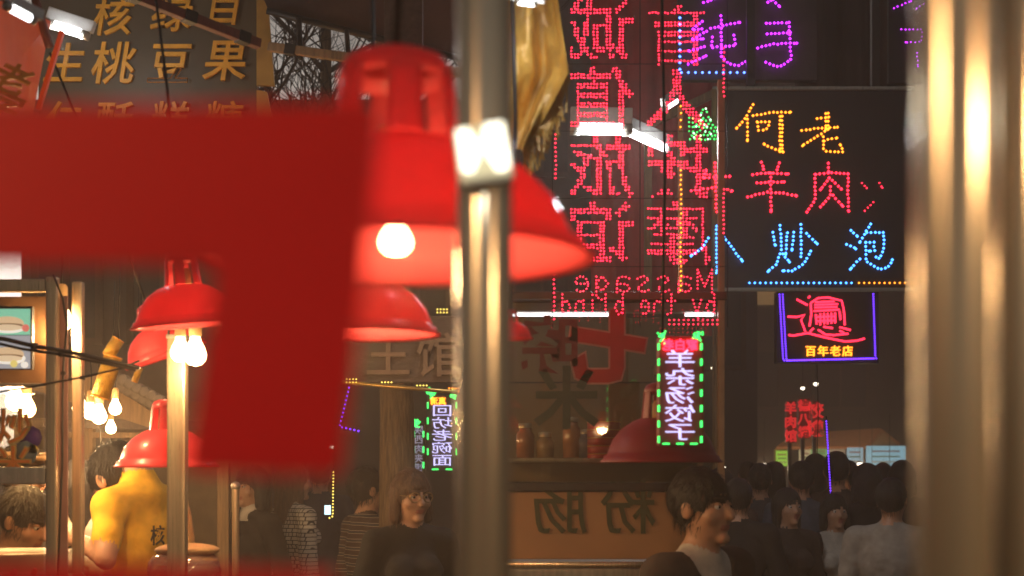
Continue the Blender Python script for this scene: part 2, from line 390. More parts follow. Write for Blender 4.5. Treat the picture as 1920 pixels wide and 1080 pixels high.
L0 = t.location
REDB = mat('backlit_red_lacquer', (.5, .05, .012), .4, var=.35, scale=3, coat=.2, em=(1, .11, .015), es=.20)  # emission stands in for a bulb lighting the board from behind
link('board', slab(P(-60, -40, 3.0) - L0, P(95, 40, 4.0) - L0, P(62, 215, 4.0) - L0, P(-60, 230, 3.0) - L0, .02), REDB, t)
link('frame', tube([P(57, -40, 3.75) - L0, P(70, 15, 3.8) - L0, P(93, 88, 3.86) - L0], .012, 8), mat('red_brown_wood', (.16, .035, .025)), t)
link('frame', beam(P(117, 58, 3.95) - L0, P(72, 205, 3.95) - L0, .014, .014), REDB, t)
for s, px, py, h in (('老', 22, 148, 60), ('字', 10, 196, 56)):
    o = link('gold_character', glyph(s, S(h, 3.4), .02, .01, shear=.3), GOLD, t, P(px, py, 3.32) - L0); o.rotation_euler = (0, R(18), R(35))
tube_lamp(P(14, 12, 2.7), P(61, 37, 2.75), .008, 'short white tube lamp in front of the red orange board')
tube_lamp(P(96, 45, 4.6), P(160, 66, 4.6), .015, 'short white tube lamp at the corner of olive board', watt=6)
tube_lamp(P(1176, 246, 6.0), P(1250, 279, 6.2), .018, 'slanting white tube lamp in front of red cloth banner', watt=14)
tube_lamp(P(972, 4, 2.8), P(1002, 8, 2.8), .005, 'tiny white tube lamp against the gold cloth drape', watt=1.6)
tube_lamp(P(1246, 203, 6.4), P(1268, 189, 6.6), .014, 'stubby white tube lamp above the slanting tube')
tube_lamp(P(1078, 241, 6.0), P(1176, 243, 6.0), .026, 'level white tube lamp across the mirrored red lettering', watt=14)

# ------------------------------------------------------------------ LED signs
LRED = glow('led_red', (1, .016, .05), 6.0); LRED2 = glow('led_scarlet', (1, .014, .04), 7.0); LBLUE = glow('led_blue', (.08, .2, 1), 6.0); LCYAN = glow('led_cyan', (.05, .28, 1), 6.0)
LPUR = glow('led_purple', (.55, .02, 1), 5.0); LORA = glow('led_orange', (1, .26, .015), 4.5); LYEL = glow('led_yellow', (1, .72, .12), 2.4); LGRN = glow('led_green', (.05, 1, .16), 2.2)
LVIO = glow('led_violet', (.14, .03, 1), 4.5); LWHT = glow('led_white', (.62, .58, 1), 1.6); LSTRIP = glow('led_strip', (.85, .86, 1), 5.)
def stuff(*a): o = link(*a); o['kind'] = 'stuff'; return o
def jd(pts, amt): return [(p[0] + random.gauss(0, amt), p[1], p[2] + random.gauss(0, amt)) for p in pts]

# massage sign: a reflection built as real mirror-written LED dots on wires
D = 4.38; t = thing('reflected_massage_sign', 'reflected massage sign built as red LED lettering in mirror writing, two columns over two English lines', 'LED sign', P(1198, 270, D)); L0 = t.location
def pixdots(name, pts, r, m, D, root, yo=0.): return stuff(name, dots([P(x, y, D) - root.location + Vector((0, yo, 0)) for x, y in pts], S(r, D)), m, root)
for s, px, py, h in (('诚', 1127, 55, 118), ('值', 1127, 183, 118), ('旅', 1127, 310, 118), ('谊', 1127, 436, 118), ('盲', 1270, 65, 112), ('人', 1268, 185, 112), ('按', 1272, 310, 118), ('摩', 1272, 436, 116)):
    pts = [(px - x, py - z) for x, z in raster(s, h, 6.0, .006)]
    pixdots('led_character', [(x + random.gauss(0, .5), y + random.gauss(0, .5)) for x, y in pts], 2.05, LRED, D, t)
AL = {'M': [[(0, 0), (0, 1)], [(0, 1), (.5, .25), (1, 1)], [(1, 1), (1, 0)]], 'a': [[(.05, .62), (.4, .72), (.85, .62), (.9, .1), (.9, 0)], [(.9, .38), (.2, .36), (.02, .15), (.3, 0), (.9, .15)]],
      's': [[(.9, .6), (.5, .74), (.1, .58), (.5, .38), (.92, .18), (.5, 0), (.05, .12)]], 'g': [[(.9, .7), (.9, -.2), (.5, -.34), (.08, -.22)], [(.9, .4), (.5, .72), (.08, .38), (.5, .06), (.9, .3)]],
      'e': [[(.05, .38), (.95, .38), (.8, .65), (.5, .74), (.1, .55), (.05, .2), (.5, 0), (.9, .12)]], 'b': [[(.05, 1), (.05, 0)], [(.05, .5), (.5, .72), (.95, .38), (.5, 0), (.05, .15)]],
      'y': [[(.05, .72), (.5, .05)], [(.95, .72), (.3, -.3)]], 't': [[(.45, 1), (.45, .1), (.9, .02)], [(.05, .68), (.9, .68)]], 'h': [[(.05, 1), (.05, 0)], [(.05, .5), (.5, .72), (.92, .5), (.92, 0)]],
      'l': [[(.5, 1), (.5, 0)]], 'i': [[(.5, .7), (.5, 0)], [(.5, .98), (.5, .99)]], 'n': [[(.05, .7), (.05, 0)], [(.05, .5), (.5, .72), (.92, .5), (.92, 0)]], 'd': [[(.95, 1), (.95, 0)], [(.95, .5), (.5, .72), (.05, .38), (.5, 0), (.95, .15)]]}
def latin(word, x_right, base, h, adv, w, step, wx=None):
    for i, c in enumerate(word):
        if c == ' ': continue
        q = []
        for st in AL[c]: q += along([(x_right - i * adv - u * w, base - z * h) for u, z in st], step)
        pixdots('led_letter', q, 1.8, LRED, D, t)
latin('Massage', 1335, 548, 42, 38.5, 27, 7.0); latin('by the blind', 1340, 590, 38, 24.5, 17, 7.0)
for x, y0, y1 in ((1042, 0, 72), (1042, 252, 336), (1039, 508, 605), (1357, 90, 182), (1357, 355, 440)):
    pixdots('led_border', [(x + random.uniform(-.8, .8), y) for y in np.arange(y0, y1, 8.2)], 2.0, LRED, D, t)
pixdots('led_border', [(x, y) for x in np.arange(1255, 1352, 9) for y in (600, 608)], 1.8, LRED, D, t)
for x in (1036, 1200, 1364): link('wire', tube([P(x, -60, D + .01) - L0, P(x, 614, D + .01) - L0], .0014, 5), DARKM, t)
for y in (120, 246, 372, 500, 562): link('wire', tube([P(1034, y, D + .013) - L0, P(1366, y, D + .013) - L0], .001, 5), DARKM, t)

# black box sign of the mutton restaurant
D = 9.0; t = thing('mutton_restaurant_sign', 'black box sign with orange, red and blue dotted LED characters', 'LED sign', P(1525, 355, D)); L0 = t.location
link('box', box(S(372, D), .10, S(378, D), bev=.008), BLACK, t)
for z in (166, 543): link('frame', at(box(S(376, D), .03, .022, bev=.004), P(1525, z, D - .055) - L0), STEELD, t)
link('frame', at(box(.03, .03, S(374, D), bev=.004), P(1339, 355, D - .055) - L0), WOOD, t)
link('hanger', at(box(.05, .05, 1.2), (-.4, .02, 1.2)), DARKM, t); link('hanger', at(box(.05, .05, 1.2), (.4, .02, 1.2)), DARKM, t)
z4 = lambda q: [(1370 + x / 4.5, 180 + y / 4.5) for x, y in q]; z2 = lambda q: [(1030 + x / 4.5, 240 + y / 4.5) for x, y in q]; z5 = lambda q: [(1370 + x / 3.6, 400 + y / 3.6) for x, y in q]
z3 = lambda q: [(1280 + x / 3, y / 3) for x, y in q]; idn = lambda q: q
def stroke_char(root, name, strokes, f, m, D, step=7.6, r=2.9, yo=-.058):
    q = []
    for s in strokes: q += along(f(s), step) + [f(s)[-1]]
    pixdots(name, [(x + random.gauss(0, .4), y + random.gauss(0, .4)) for x, y in q], r, m, D, root, yo)
stroke_char(t, 'led_character', [[(175, 92), (105, 215), (40, 290)], [(128, 215), (128, 395)], [(175, 185), (320, 160), (490, 155)], [(210, 238), (315, 236), (305, 275), (285, 303), (225, 308), (210, 238)], [(402, 190), (402, 485)], [(418, 190), (418, 485)], [(430, 487), (340, 460), (270, 425)]], z4, LORA, D)
stroke_char(t, 'led_character', [[(788, 165), (788, 300)], [(806, 165), (806, 290)], [(715, 210), (810, 198)], [(585, 312), (720, 290), (880, 282)], [(805, 300), (700, 365), (590, 435)], [(765, 360), (765, 465), (800, 487), (935, 487), (910, 430)], [(770, 393), (880, 370)]], z4, LORA, D)
stroke_char(t, 'led_character', [[(250, 575), (265, 635)], [(400, 580), (375, 640)], [(175, 680), (290, 665), (470, 673)], [(210, 750), (435, 740)], [(130, 865), (280, 828), (430, 832), (540, 855)], [(325, 665), (325, 985)]], z4, LRED2, D)
stroke_char(t, 'led_character', [[(810, 585), (810, 660)], [(700, 675), (820, 663), (970, 672)], [(695, 675), (695, 895), (630, 992)], [(970, 672), (975, 988)], [(815, 705), (740, 805)], [(815, 705), (915, 800)], [(825, 780), (825, 860), (740, 950)], [(845, 855), (930, 945)]], z4, LRED2, D)
stroke_char(t, 'led_character', [[(1090, 750), (1130, 790)], [(1185, 910), (1110, 985)], [(1235, 750), (1260, 790)]], z4, LRED2, D, r=1.8)
stroke_char(t, 'led_character', [[(1385, 315), (1398, 725)], [(1310, 375), (1285, 440)], [(1300, 440), (1510, 430)], [(1185, 550), (1385, 520), (1530, 550)]], z2, LRED2, D, yo=-.075)
stroke_char(t, 'led_character', [[(1340, 427), (1341, 515)], [(1325, 450), (1312, 470), (1293, 483)], [(1354, 447), (1388, 493)]], idn, LCYAN, D, yo=-.075)
stroke_char(t, 'led_character', [[(325, 92), (330, 260), (300, 350), (240, 402)], [(275, 140), (290, 225)], [(340, 285), (385, 340)], [(460, 85), (465, 300)], [(415, 140), (400, 260)], [(500, 145), (570, 215)], [(530, 262), (480, 350), (400, 398), (340, 398)], [(370, 140), (360, 285)]], z5, LCYAN, D)
stroke_char(t, 'led_character', [[(795, 125), (840, 165)], [(770, 220), (830, 247)], [(855, 318), (795, 385)], [(930, 82), (855, 208)], [(905, 140), (1020, 142), (1015, 260), (990, 315), (965, 305)], [(895, 205), (950, 205), (955, 260), (920, 265)], [(898, 205), (898, 330), (985, 388), (1045, 375), (1075, 325)]], z5, LCYAN, D)
pixdots('led_line', [(x, 533) for x in np.arange(1402, 1602, 10)], 2.5, LCYAN, D, t, -.065); pixdots('led_line', [(x, 533) for x in np.arange(1606, 1692, 9.5)], 2.2, LORA, D, t, -.065)
gt = thing('tree_shaped_light', 'small green LED tree standing at the corner of black box sign', 'LED ornament', P(1322, 268, 8.8))
q = [(x, y) for y in range(205, 264, 7) for x in np.arange(1322 - (y - 198) * .45, 1322 + (y - 198) * .45 + 1, 7.5)]
pixdots('led_cone', [(a + random.gauss(0, 1), b + random.gauss(0, 1)) for a, b in q], 2.4, LGRN, 8.8, gt)
pixdots('white_led', [(a + random.gauss(0, 2), b + random.gauss(0, 2)) for a, b in q[::3]], 2.4, glow('led_mint', (.6, 1, .7), 3.), 8.8, gt, -.02); pixdots('side_led', [(1292, y) for y in (221, 229, 237, 246)] + [(1299, y) for y in (222, 230, 238, 247)], 2.2, LGRN, 8.8, gt)
link('stand', tube([P(1322, 268, 8.82) - gt.location, P(1322, 206, 8.82) - gt.location], .006, 6), DARKM, gt)

# purple sign above
D = 9.2; t = thing('handmade_noodle_sign', 'dark board with purple dotted characters and blue LED edge above black box sign', 'LED sign', P(1390, 40, D))
link('board', at(box(S(260, D), .06, S(290, D), bev=.006), P(1400, 8, D) - t.location), mat('brown_board', (.07, .05, .045), .6), t)
stroke_char(t, 'led_character', [[(105, 135), (45, 185), (100, 178)], [(130, 190), (40, 240), (110, 236)], [(30, 300), (115, 278)], [(25, 375), (125, 330)], [(150, 175), (310, 140)], [(208, 105), (210, 330), (250, 375), (300, 385), (350, 360)], [(160, 225), (155, 283), (290, 270), (280, 215)]], z3, LPUR, D)
stroke_char(t, 'led_character', [[(460, 148), (590, 143)], [(465, 207), (595, 198)], [(415, 285), (500, 262), (630, 258)], [(590, 165), (600, 345), (535, 392), (460, 365)]], z3, LPUR, D)
stroke_char(t, 'led_character', [[(110, 30), (200, 0), (240, -30)], [(470, 30), (500, 10)], [(500, 15), (535, 52)]], z3, LPUR, D)
pixdots('led_edge', [(1273, y) for y in range(38, 142, 12)], 3.0, LBLUE, D, t, -.05); pixdots('led_edge', [(x, 140) for x in range(1276, 1410, 13)], 2.8, LBLUE, D, t, -.05)
t = thing('purple_ghost_character', 'ghost image of a purple character, built as LED dots on dark board beside the far steel post', 'LED sign', P(1712, 60, D))  # glass ghost of a sign, built as a real LED character
link('board', at(box(S(90, D), .04, S(190, D), bev=.005), (0, .03, 0)), BLACK, t)
stroke_char(t, 'led_character', [[(1190, 45), (1285, 5)], [(1230, 165), (1350, 165), (1345, 235), (1255, 237)], [(1320, 295), (1325, 375)], [(1315, 45), (1360, 20)]], z3, LPUR, D, yo=0, r=1.8)
t = thing('orange_led_strip', 'upright strip of orange LED dots along the edge of wooden frame', 'LED strip', P(1276, 400, 7.6))
link('channel', at(box(.03, .015, S(420, 7.6), bev=.003), P(1276, 410, 7.61) - t.location), mat('copper_channel', (.32, .15, .06), .35, .6), t)
pixdots('led_dots', [(1276 + random.uniform(-1, 1), y) for y in list(range(200, 250, 13)) + list(range(320, 620, 9))], 2.3, LORA, 7.6, t, -.012)
# wooden frame of the neighbouring doorway
t = thing('wooden_gate_frame', 'orange brown wooden frame corner beneath the purple sign', 'frame', P(1300, 880, 9.3)); t.location.z = 0; L0 = t.location
link('post', beam(P(1343, 880, 9.3) - L0 - Vector((0, 0, 1.6)), P(1343, 168, 9.3) - L0, .05, .05), WOOD, t); link('post', beam(P(1215, 880, 9.3) - L0 - Vector((0, 0, 1.6)), P(1215, 245, 9.3) - L0, .05, .05), WOOD, t)
link('sloping_rail', beam(P(1213, 236, 9.25) - L0, P(1346, 172, 9.25) - L0, .05, .06), WOOD, t)
# red banner added for the reflected red tint, and dark curtain
t = thing('red_tint_banner', 'tall dark red banner added for a reflected red tint behind the massage lettering', 'banner', P(1225, 250, 9.8)); L0 = t.location
v = []; nu = 30
for j in (0, 1):
    for i in range(nu + 1): v.append(P(1108 + 250 * i / nu, -60 + j * 690, 9.8 + .05 * math.sin(i * .9) + .02 * math.sin(i * 2.3)) - L0)
link('cloth', mesh('c', v, [(i, i + 1, nu + 2 + i, nu + 1 + i) for i in range(nu)], True), mat('red_cloth', (.55, .05, .05), .8, scale=4, var=.3, bump=.3), t)
link('rod', tube([P(1095, -62, 9.8) - L0, P(1370, -62, 9.8) - L0], .02, 8), DARKM, t)
t = thing('dark_curtain', 'dark brown pleated curtain hanging beside the black box sign', 'curtain', P(1640, 100, 10.2)); L0 = t.location; v = []; nu = 60
for j in (0, 1):
    for i in range(nu + 1): v.append(P(1490 + 460 * i / nu, -90 + j * 625, 10.2 + .07 * math.sin(i * .8) + .03 * math.sin(i * 1.9)) - L0)
link('cloth', mesh('c', v, [(i, i + 1, nu + 2 + i, nu + 1 + i) for i in range(nu)], True), mat('dark_cloth', (.085, .052, .04), .85, scale=3, var=.3), t)
link('rod', tube([P(1480, -92, 10.2) - L0, P(1960, -92, 10.2) - L0], .02, 8), DARKM, t)

# neon sign of the old noodle shop
D = 13.0; t = thing('neon_noodle_sign', 'black neon box with red brush character, orange caption and violet border', 'neon sign', P(1549, 615, D)); L0 = t.location
link('box', box(S(192, D), .10, S(134, D), bev=.008), BLACK, t)
NEON = glow('neon_red', (1, .02, .06), 4.0)
for st in ([(445, 580), (520, 620)], [(524, 572), (536, 558)], [(385, 697), (450, 700), (500, 685), (475, 720), (490, 760), (505, 800)], [(390, 820), (420, 826), (520, 808), (640, 838), (770, 865), (850, 860), (905, 845)],
           [(540, 605), (545, 680), (532, 762)], [(540, 605), (590, 572), (660, 568), (750, 590), (765, 660), (770, 755)], [(570, 600), (700, 595)], [(565, 618), (725, 612)], [(565, 636), (720, 632)], [(560, 660), (735, 650)],
           [(575, 680), (580, 750)], [(605, 675), (605, 755)], [(630, 672), (632, 748)], [(655, 672), (655, 748)], [(680, 670), (680, 745)], [(705, 668), (705, 742)], [(575, 700), (710, 695)], [(575, 728), (712, 722)], [(735, 660), (742, 720)],
           [(590, 785), (640, 818), (700, 822), (795, 812)], [(625, 765), (690, 775)], [(735, 768), (810, 788)], [(535, 800), (560, 775)], [(735, 792), (765, 806)]):
    link('neon_tube', tube([P(x, y, D - .075) - L0 for x, y in z5(st)], S(1.9, D), 6), NEON, t)
for i, s in enumerate('百年老店'): link('caption_character', glyph(s, S(19, D), .01, .02), LORA, t, P(1520 + i * 23, 658, D - .07) - L0)
for x0, y0, x1, y1 in ((1459, 554, 1466, 676), (1634, 553, 1638, 672), (1468, 677, 1636, 673)):
    for k in ((0, 6) if x0 < 1470 else (0,)): pixdots('led_border', along([(x0 + k, y0), (x1 + k, y1)], 4.6), 1.9, LVIO, D, t, -.065)
link('hanger', at(box(.04, .04, .9), (-.3, 0, .75)), DARKM, t); link('hanger', at(box(.04, .04, .9), (.3, 0, .75)), DARKM, t)

# reflected signs, built as solid hanging light boxes with mirror-written menu characters
def vsign(D, px0, px1, py0, py1, chars, label, m, back, top=None, dashes=True, foot=True, head=None, dim=False):
    t = thing('vertical_sign', label, 'sign', P((px0 + px1) / 2, (py0 + py1) / 2, D), group=None); L0 = t.location; w, h = px1 - px0, py1 - py0
    link('box', box(S(w, D), .07, S(h, D), bev=.006), back, t)
    y0 = py0 + (22 if head else 4) * w / 80; n = len(chars); ch = (py1 - 10 - y0) / n
    for i, s in enumerate(chars): link('sign_character', glyph(s, S(min(ch * .92, w * .8), D), -.002, .012, mirror=True), m, t, P((px0 + px1) / 2, y0 + ch * (i + .5), D - .045) - L0).scale.x = min(1.75, w * .78 / min(ch, w * .8))
    if head:
        for i, s in enumerate(head): link('head_character', glyph(s, S(w * .24, D), .02, .012, mirror=True), top, t, P(px0 + w * (.24 + .26 * i), py0 + w * .17, D - .045) - L0)
    if dashes:
        dm = box(S(2.6, D), .02, S(12, D)); dm.materials.append(LGRN); dh = box(S(12, D), .02, S(2.6, D)); dh.materials.append(LGRN)
        for x in (px0 + 2, px1 - 2):
            for y in np.arange(py0 + 18, py1 - 8, 29): link('green_dash', dm, None, t, P(x, y, D - .046) - L0)
        for x in np.arange(px0 + 16, px1 - 6, 26): link('green_dash', dh, None, t, P(x, py1 - 4, D - .046) - L0)
        for x in ((px0 + 8, px1 - 8) if head else (px0 + 6,)):
            stuff('green_star', dots([P(x + random.gauss(0, 4), py0 - 3 + random.gauss(0, 4), D - .05) - L0 for _ in range(26)], S(2.4, D)), LGRN, t)
    link('bracket', at(box(.03, .5, .03), (0, .28, S(h, D) / 2 - .05)), DARKM, t)
    return t
vsign(3.6, 1233, 1317, 632, 836, '羊杂汤饺子', 'reflected sign built as a dark red light box with five lilac mirror-written characters for mutton soup', LWHT, mat('dark_red_board', (.2, .012, .012), .5), LRED2, head='老白家')
vsign(11, 800, 858, 742, 884, '回坊老碗面', 'reflected sign built as a brown light box with five lilac mirror-written characters for old bowl noodles', LWHT, mat('brown_board', (.07, .05, .045)), LORA, head='清真')
vsign(12, 774, 796, 796, 896, '陕西肉夹馍', 'slim dim light box of grey characters beside the tree trunk', glow('led_grey', (.36, .34, .48), .9), BLACK, dashes=True)
vsign(12.6, 752, 768, 798, 892, '炒凉皮', 'faint grey light box half hidden behind the tree trunk', glow('led_faint', (.18, .15, .2), .7), BLACK, dashes=False)
# far red signs
for (a, b, c, d, s, lab) in ((1473, 1492, 752, 830, '羊肉馆', 'left narrow red far LED sign above the roofed stall'), (1496, 1518, 748, 822, '德八楼', 'middle red far LED sign with characters above roofed stall'), (1522, 1536, 752, 820, '饺馍', 'slimmest red far LED sign above roofed stall')):
    t = thing('red_led_column', lab, 'LED sign', P((a + b) / 2, (c + d) / 2, 24)); link('box', box(S(b - a, 24), .1, S(d - c, 24), bev=.01), mat('dark_red_board', (.2, .012, .012)), t)
    for i, k in enumerate(s): link('sign_character', glyph(k, S((d - c) / len(s) * .85, 24), .02, .03), glow('led_deepred', (1, .02, .03), .9), t, P((a + b) / 2, c + (d - c) * (i + .5) / len(s), 23.92) - t.location)
    link('pole', at(box(.06, .06, 1.5), (0, .1, -1.0)), DARKM, t)
t = thing('violet_led_strip', 'upright violet LED strip dangling over the crowd', 'LED strip', P(1560, 920, 8.5)); pts = [(1553 + (y - 850) * .06, y) for y in range(790, 992, 5)]
pixdots('led_dots', pts, 1.7, LVIO, 8.5, t); link('cord', tube([P(1549, 780, 8.51) - t.location, P(1561, 995, 8.51) - t.location], .004, 5), DARKM, t)
t = thing('violet_led_strip', 'bent violet LED strip hanging left of the tree trunk', 'LED strip', P(650, 770, 10)); pts = along([(654, 727), (636, 800), (672, 808)], 8)
pixdots('led_dots', pts, 2.1, LVIO, 10, t); link('cord', tube([P(x, y, 10.01) - t.location for x, y in ((656, 700), (654, 727), (636, 800), (672, 808))], .004, 5), DARKM, t)
t = thing('amber_led_strip', 'upright amber LED strip hooked at its foot beside small lit sign', 'LED strip', P(625, 930, 9)); pts = along([(625, 885), (624, 968), (614, 973)], 6)
pixdots('led_dots', pts, 1.9, LYEL, 9, t); link('cord', tube([P(x, y, 9.01) - t.location for x, y in ((625, 840), (625, 885), (624, 968), (614, 973))], .004, 5), DARKM, t)
t = thing('lit_door_sign', 'tiny white lit sign beside the amber LED strip', 'sign', P(615, 956, 9.1)); link('frame', box(.05, .03, .075, bev=.004), DARKM, t); link('face', at(box(.04, .004, .06), (0, -.019, 0)), glow('led_icy', (.6, .9, 1), 2.), t)
# golden rail with groups of LED dots, and the dim wooden board above it
t = thing('golden_rail', 'thin golden rail with clusters of tiny coloured lamps below the wooden board', 'light rail', P(745, 725, 6.4)); L0 = t.location
link('rail', tube([P(640, 716, 6.4) - L0, P(858, 736, 6.3) - L0], .009, 8), mat('brass', (.6, .36, .1), .35, .8), t)
for x in (650, 716, 782, 842): pixdots('lamp_cluster', [(x + i * 6, 710 + (x - 640) * .09 + j * 6) for i in range(4) for j in range(2)], 1.9, LYEL if x != 842 else LORA, 6.38, t)
t = thing('shop_name_board', 'brown wooden name board with dim raised characters above the golden rail', 'sign', P(765, 655, 6.8)); link('board', box(S(240, 6.8), .04, S(125, 6.8), bev=.006), mat('brown_board2', (.10, .06, .035), .6, stretch=(1, 1, 8), scale=4), t)
for s, x in (('王', 728), ('馆', 822)): link('carved_character', glyph(s, S(80, 6.8), .01, .012), mat('faded_gilt', (.22, .13, .07), .5), t, P(x, 665, 6.77) - t.location)
pixdots('lamp_cluster', [(820 + i * 6, 580 + j * 6) for i in range(4) for j in range(2)], 1.8, LYEL, 6.75, t)
# ------------------------------------------------------------------ foreground: red character, steel posts, pendant lamps
t = thing('red_decal_character', 'large plain red window decal character, hung on added wires close in front of everything', 'sign', P(400, 500, .45)); L0 = t.location  # window decal built as a hanging plate, its glass left out
def plate(poly, D, th):
    n = len(poly); v = [P(x, y, D) - L0 for x, y in poly] + [P(x, y, D) - L0 + Vector((0, th, 0)) for x, y in poly]
    return mesh('plate', v, [tuple(range(n)), tuple(range(2 * n - 1, n - 1, -1))] + [(i, (i + 1) % n, n + (i + 1) % n, n + i)[::-1] for i in range(n)])
link('stroke', plate([(-160, 196), (690, 192), (712, 205), (700, 330), (668, 620), (640, 880), (628, 893), (358, 888), (348, 872), (400, 540), (398, 497), (-160, 497)], .45, .004), REDV, t)
link('stroke', plate([(-160, 1062), (180, 1056), (620, 1072), (620, 1180), (-160, 1180)], .45, .004), REDV, t)
for x in (60, 640): link('wire', tube([P(x, -250, .452) - L0, P(x, 200, .452) - L0], .0005, 5), DARKM, t)
link('wire', tube([P(520, 885, .452) - L0, P(520, 1075, .452) - L0], .0005, 5), DARKM, t)
def post(px, w, D, label, z1=2.35, square=False):
    t = thing('steel_post', label, 'post', (P(px, 0, D).x, D, 0)); r = S(w, D) / 2
    if square: link('shaft', at(box(r * 2, r * 2, z1, bev=r * .35, seg=3), (0, 0, z1 / 2)), POSTM, t)
    else: link('shaft', lathe([(r, 0), (r, z1)], 48), POSTM, t)
    link('foot_plate', lathe([(.0005, .012), (r * 2.2, .010), (r * 2.3, 0)], 24), STEELD, t); link('cap', at(lathe([(r * 1.08, -.02), (r * 1.05, .005), (.0005, .02)], 24), (0, 0, z1)), STEELD, t)
    return t
post(908, 104, 1.05, 'polished round steel post carrying the square floodlight'); post(1788, 140, .60, 'polished round steel post with a warm glint, beside the slimmer post'); post(1908, 92, .62, 'slimmer steel post standing right against another post')
t = thing('floodlight', 'reflected square white floodlight, built as a lamp clamped to the round steel post', 'floodlight', P(906, 286, 1.005)); t.rotation_euler = (R(-4), R(-8), 0)  # reflection of a floodlight, built as a lamp on the post
w = S(92, 1.005); h = S(98, 1.005)
link('housing', at(box(w + .004, .016, h + .004, bev=.003), (0, .008, 0)), STEELD, t)
FL = glow('flood_glow', (1, .96, .78), 2.6); FLD = glow('flood_reflector', (.62, .58, .36), .5)
link('reflector', at(box(w, .003, h), (0, -.002, 0)), FLD, t)
def sheet(p, y): return mesh('s', [(x * w / 2, y - .002, z * h / 2) for x, z in p] + [(x * w / 2, y, z * h / 2) for x, z in p], [tuple(range(len(p)))] + [(i, (i + 1) % len(p), len(p) + (i + 1) % len(p), len(p) + i)[::-1] for i in range(len(p))])
link('light_panel', sheet([(-.96, -.7), (-.96, .85), (-.5, .9), (-.18, .3), (-.2, -.25), (-.55, -.8)], -.006), FL, t); link('light_panel', sheet([(.2, .95), (.95, .95), (.97, -.8), (.5, -.9), (.08, -.1), (.05, .4)], -.006), FL, t)
link('clamp', at(box(.03, .03, .02, bev=.004), (0, .03, 0)), DARKM, t)
bulb_light(t, (0, -.14, 0), .35, (1, .95, .8), .02)

red_lamp(P(742, 492, 1.36), .187, 'biggest red bell shaped pendant lamp hanging behind the round steel post', 6.5, rot=(0, 0, R(10)), bz=.03, zs=.80)
red_lamp(P(690, 630, 2.7), .135, 'red pendant lamp half hidden below the biggest red lamp', 6)
red_lamp(P(352, 612, 3.5), .135, 'glowing red pendant lamp above the stall pole with bare bulbs', 8, rot=(R(4), R(-5), 0))
red_lamp(P(312, 668, 4.3), .125, 'tilted red pendant lamp tucked under another red lamp', 1.5, rot=(R(5), R(-20), 0))
red_lamp(P(313, 877, 4.2), .150, 'red pendant lamp hanging in front of the yellow shirt cook\'s head', 3.0)
red_lamp(P(958, 636, 2.9), .045, 'tiny red pendant lamp beside the round steel post', 0)
red_lamp(P(1532, 893, 12), .115, 'small far red pendant lamp over the crowd with white bulb', 3.0, group='red plastic pendant lamps')
red_lamp(P(1240, 868, 3.92), .165, 'unlit dark red pendant lamp built for a reflected one beside the man in open jacket', 0, cord=1.2, pm=REDPD)  # ghost reflection of a lamp, built as a real pendant
# unseen lamps: first added to light the red character, second behind the post's glint
red_lamp((-.80, -.12, 2.06), .16, 'unseen red pendant lamp added on the menu screen side to light the red character', 30)
red_lamp((.56, .34, 1.848), .08, 'red pendant lamp hanging over the near counter on the slim post side', 11, bz=.05)

# ------------------------------------------------------------------ left snack stall
bp = thing('stall_pole', 'square steel stall pole beside the yellow shirt cook', 'pole', (P(333, 0, 4.0).x, 4.0, 0))
zt = P(0, 632, 4.0).z; link('shaft', at(box(S(34, 4), S(30, 4), zt, bev=.006), (0, 0, zt / 2)), STEEL, bp); link('top_cap', at(box(S(37, 4), S(33, 4), .012, bev=.003), (0, 0, zt)), STEELD, bp); link('foot_plate', at(box(.12, .12, .008), (0, 0, .004)), STEELD, bp)
t = thing('slim_pole', 'slim steel pole standing between cook and woman in tweed dress', 'pole', (P(442, 0, 4.6).x, 4.6, 0)); zt = P(0, 912, 4.6).z
link('shaft', lathe([(.012, 0), (.012, zt)], 16), STEEL, t); link('knob', at(blob(.016, 2), (0, 0, zt)), STEELD, t); link('foot_plate', lathe([(.0005, .01), (.05, .008), (.052, 0)], 20), STEELD, t)
for (x, y, D, w, lab) in ((338, 660, 3.85, 1.2, 'bare bulb glowing against the top of the stall pole'), (366, 664, 3.9, 3.2, 'bare bulb glowing on the red lamp side of stall pole'), (115, 600, 4.05, 7, 'long bright bulb set into the steel cabinet post'),
                          (28, 752, 4.6, 8, 'bright bulb behind painted cabinet glass, outermost of two'), (50, 766, 4.9, 4, 'bright bulb behind painted cabinet glass, nearer the post'), (150, 765, 5.6, 8, 'bare bulb over hut pillar, first of the cluster from the cabinet'),
                          (170, 774, 5.6, 0, 'bare bulb over hut pillar, middle of the cluster'), (186, 780, 5.7, 8, 'bare bulb over hut pillar, last of the cluster from the cabinet'), (216, 766, 6.0, 3, 'bare bulb alone under the golden tube'), (208, 803, 7.0, 1, 'small dim bulb under the hut beam')):
    bare_bulb(P(x, y, D), lab, w * 3.2, .12, sc=1.05 if w > 3 else .9)
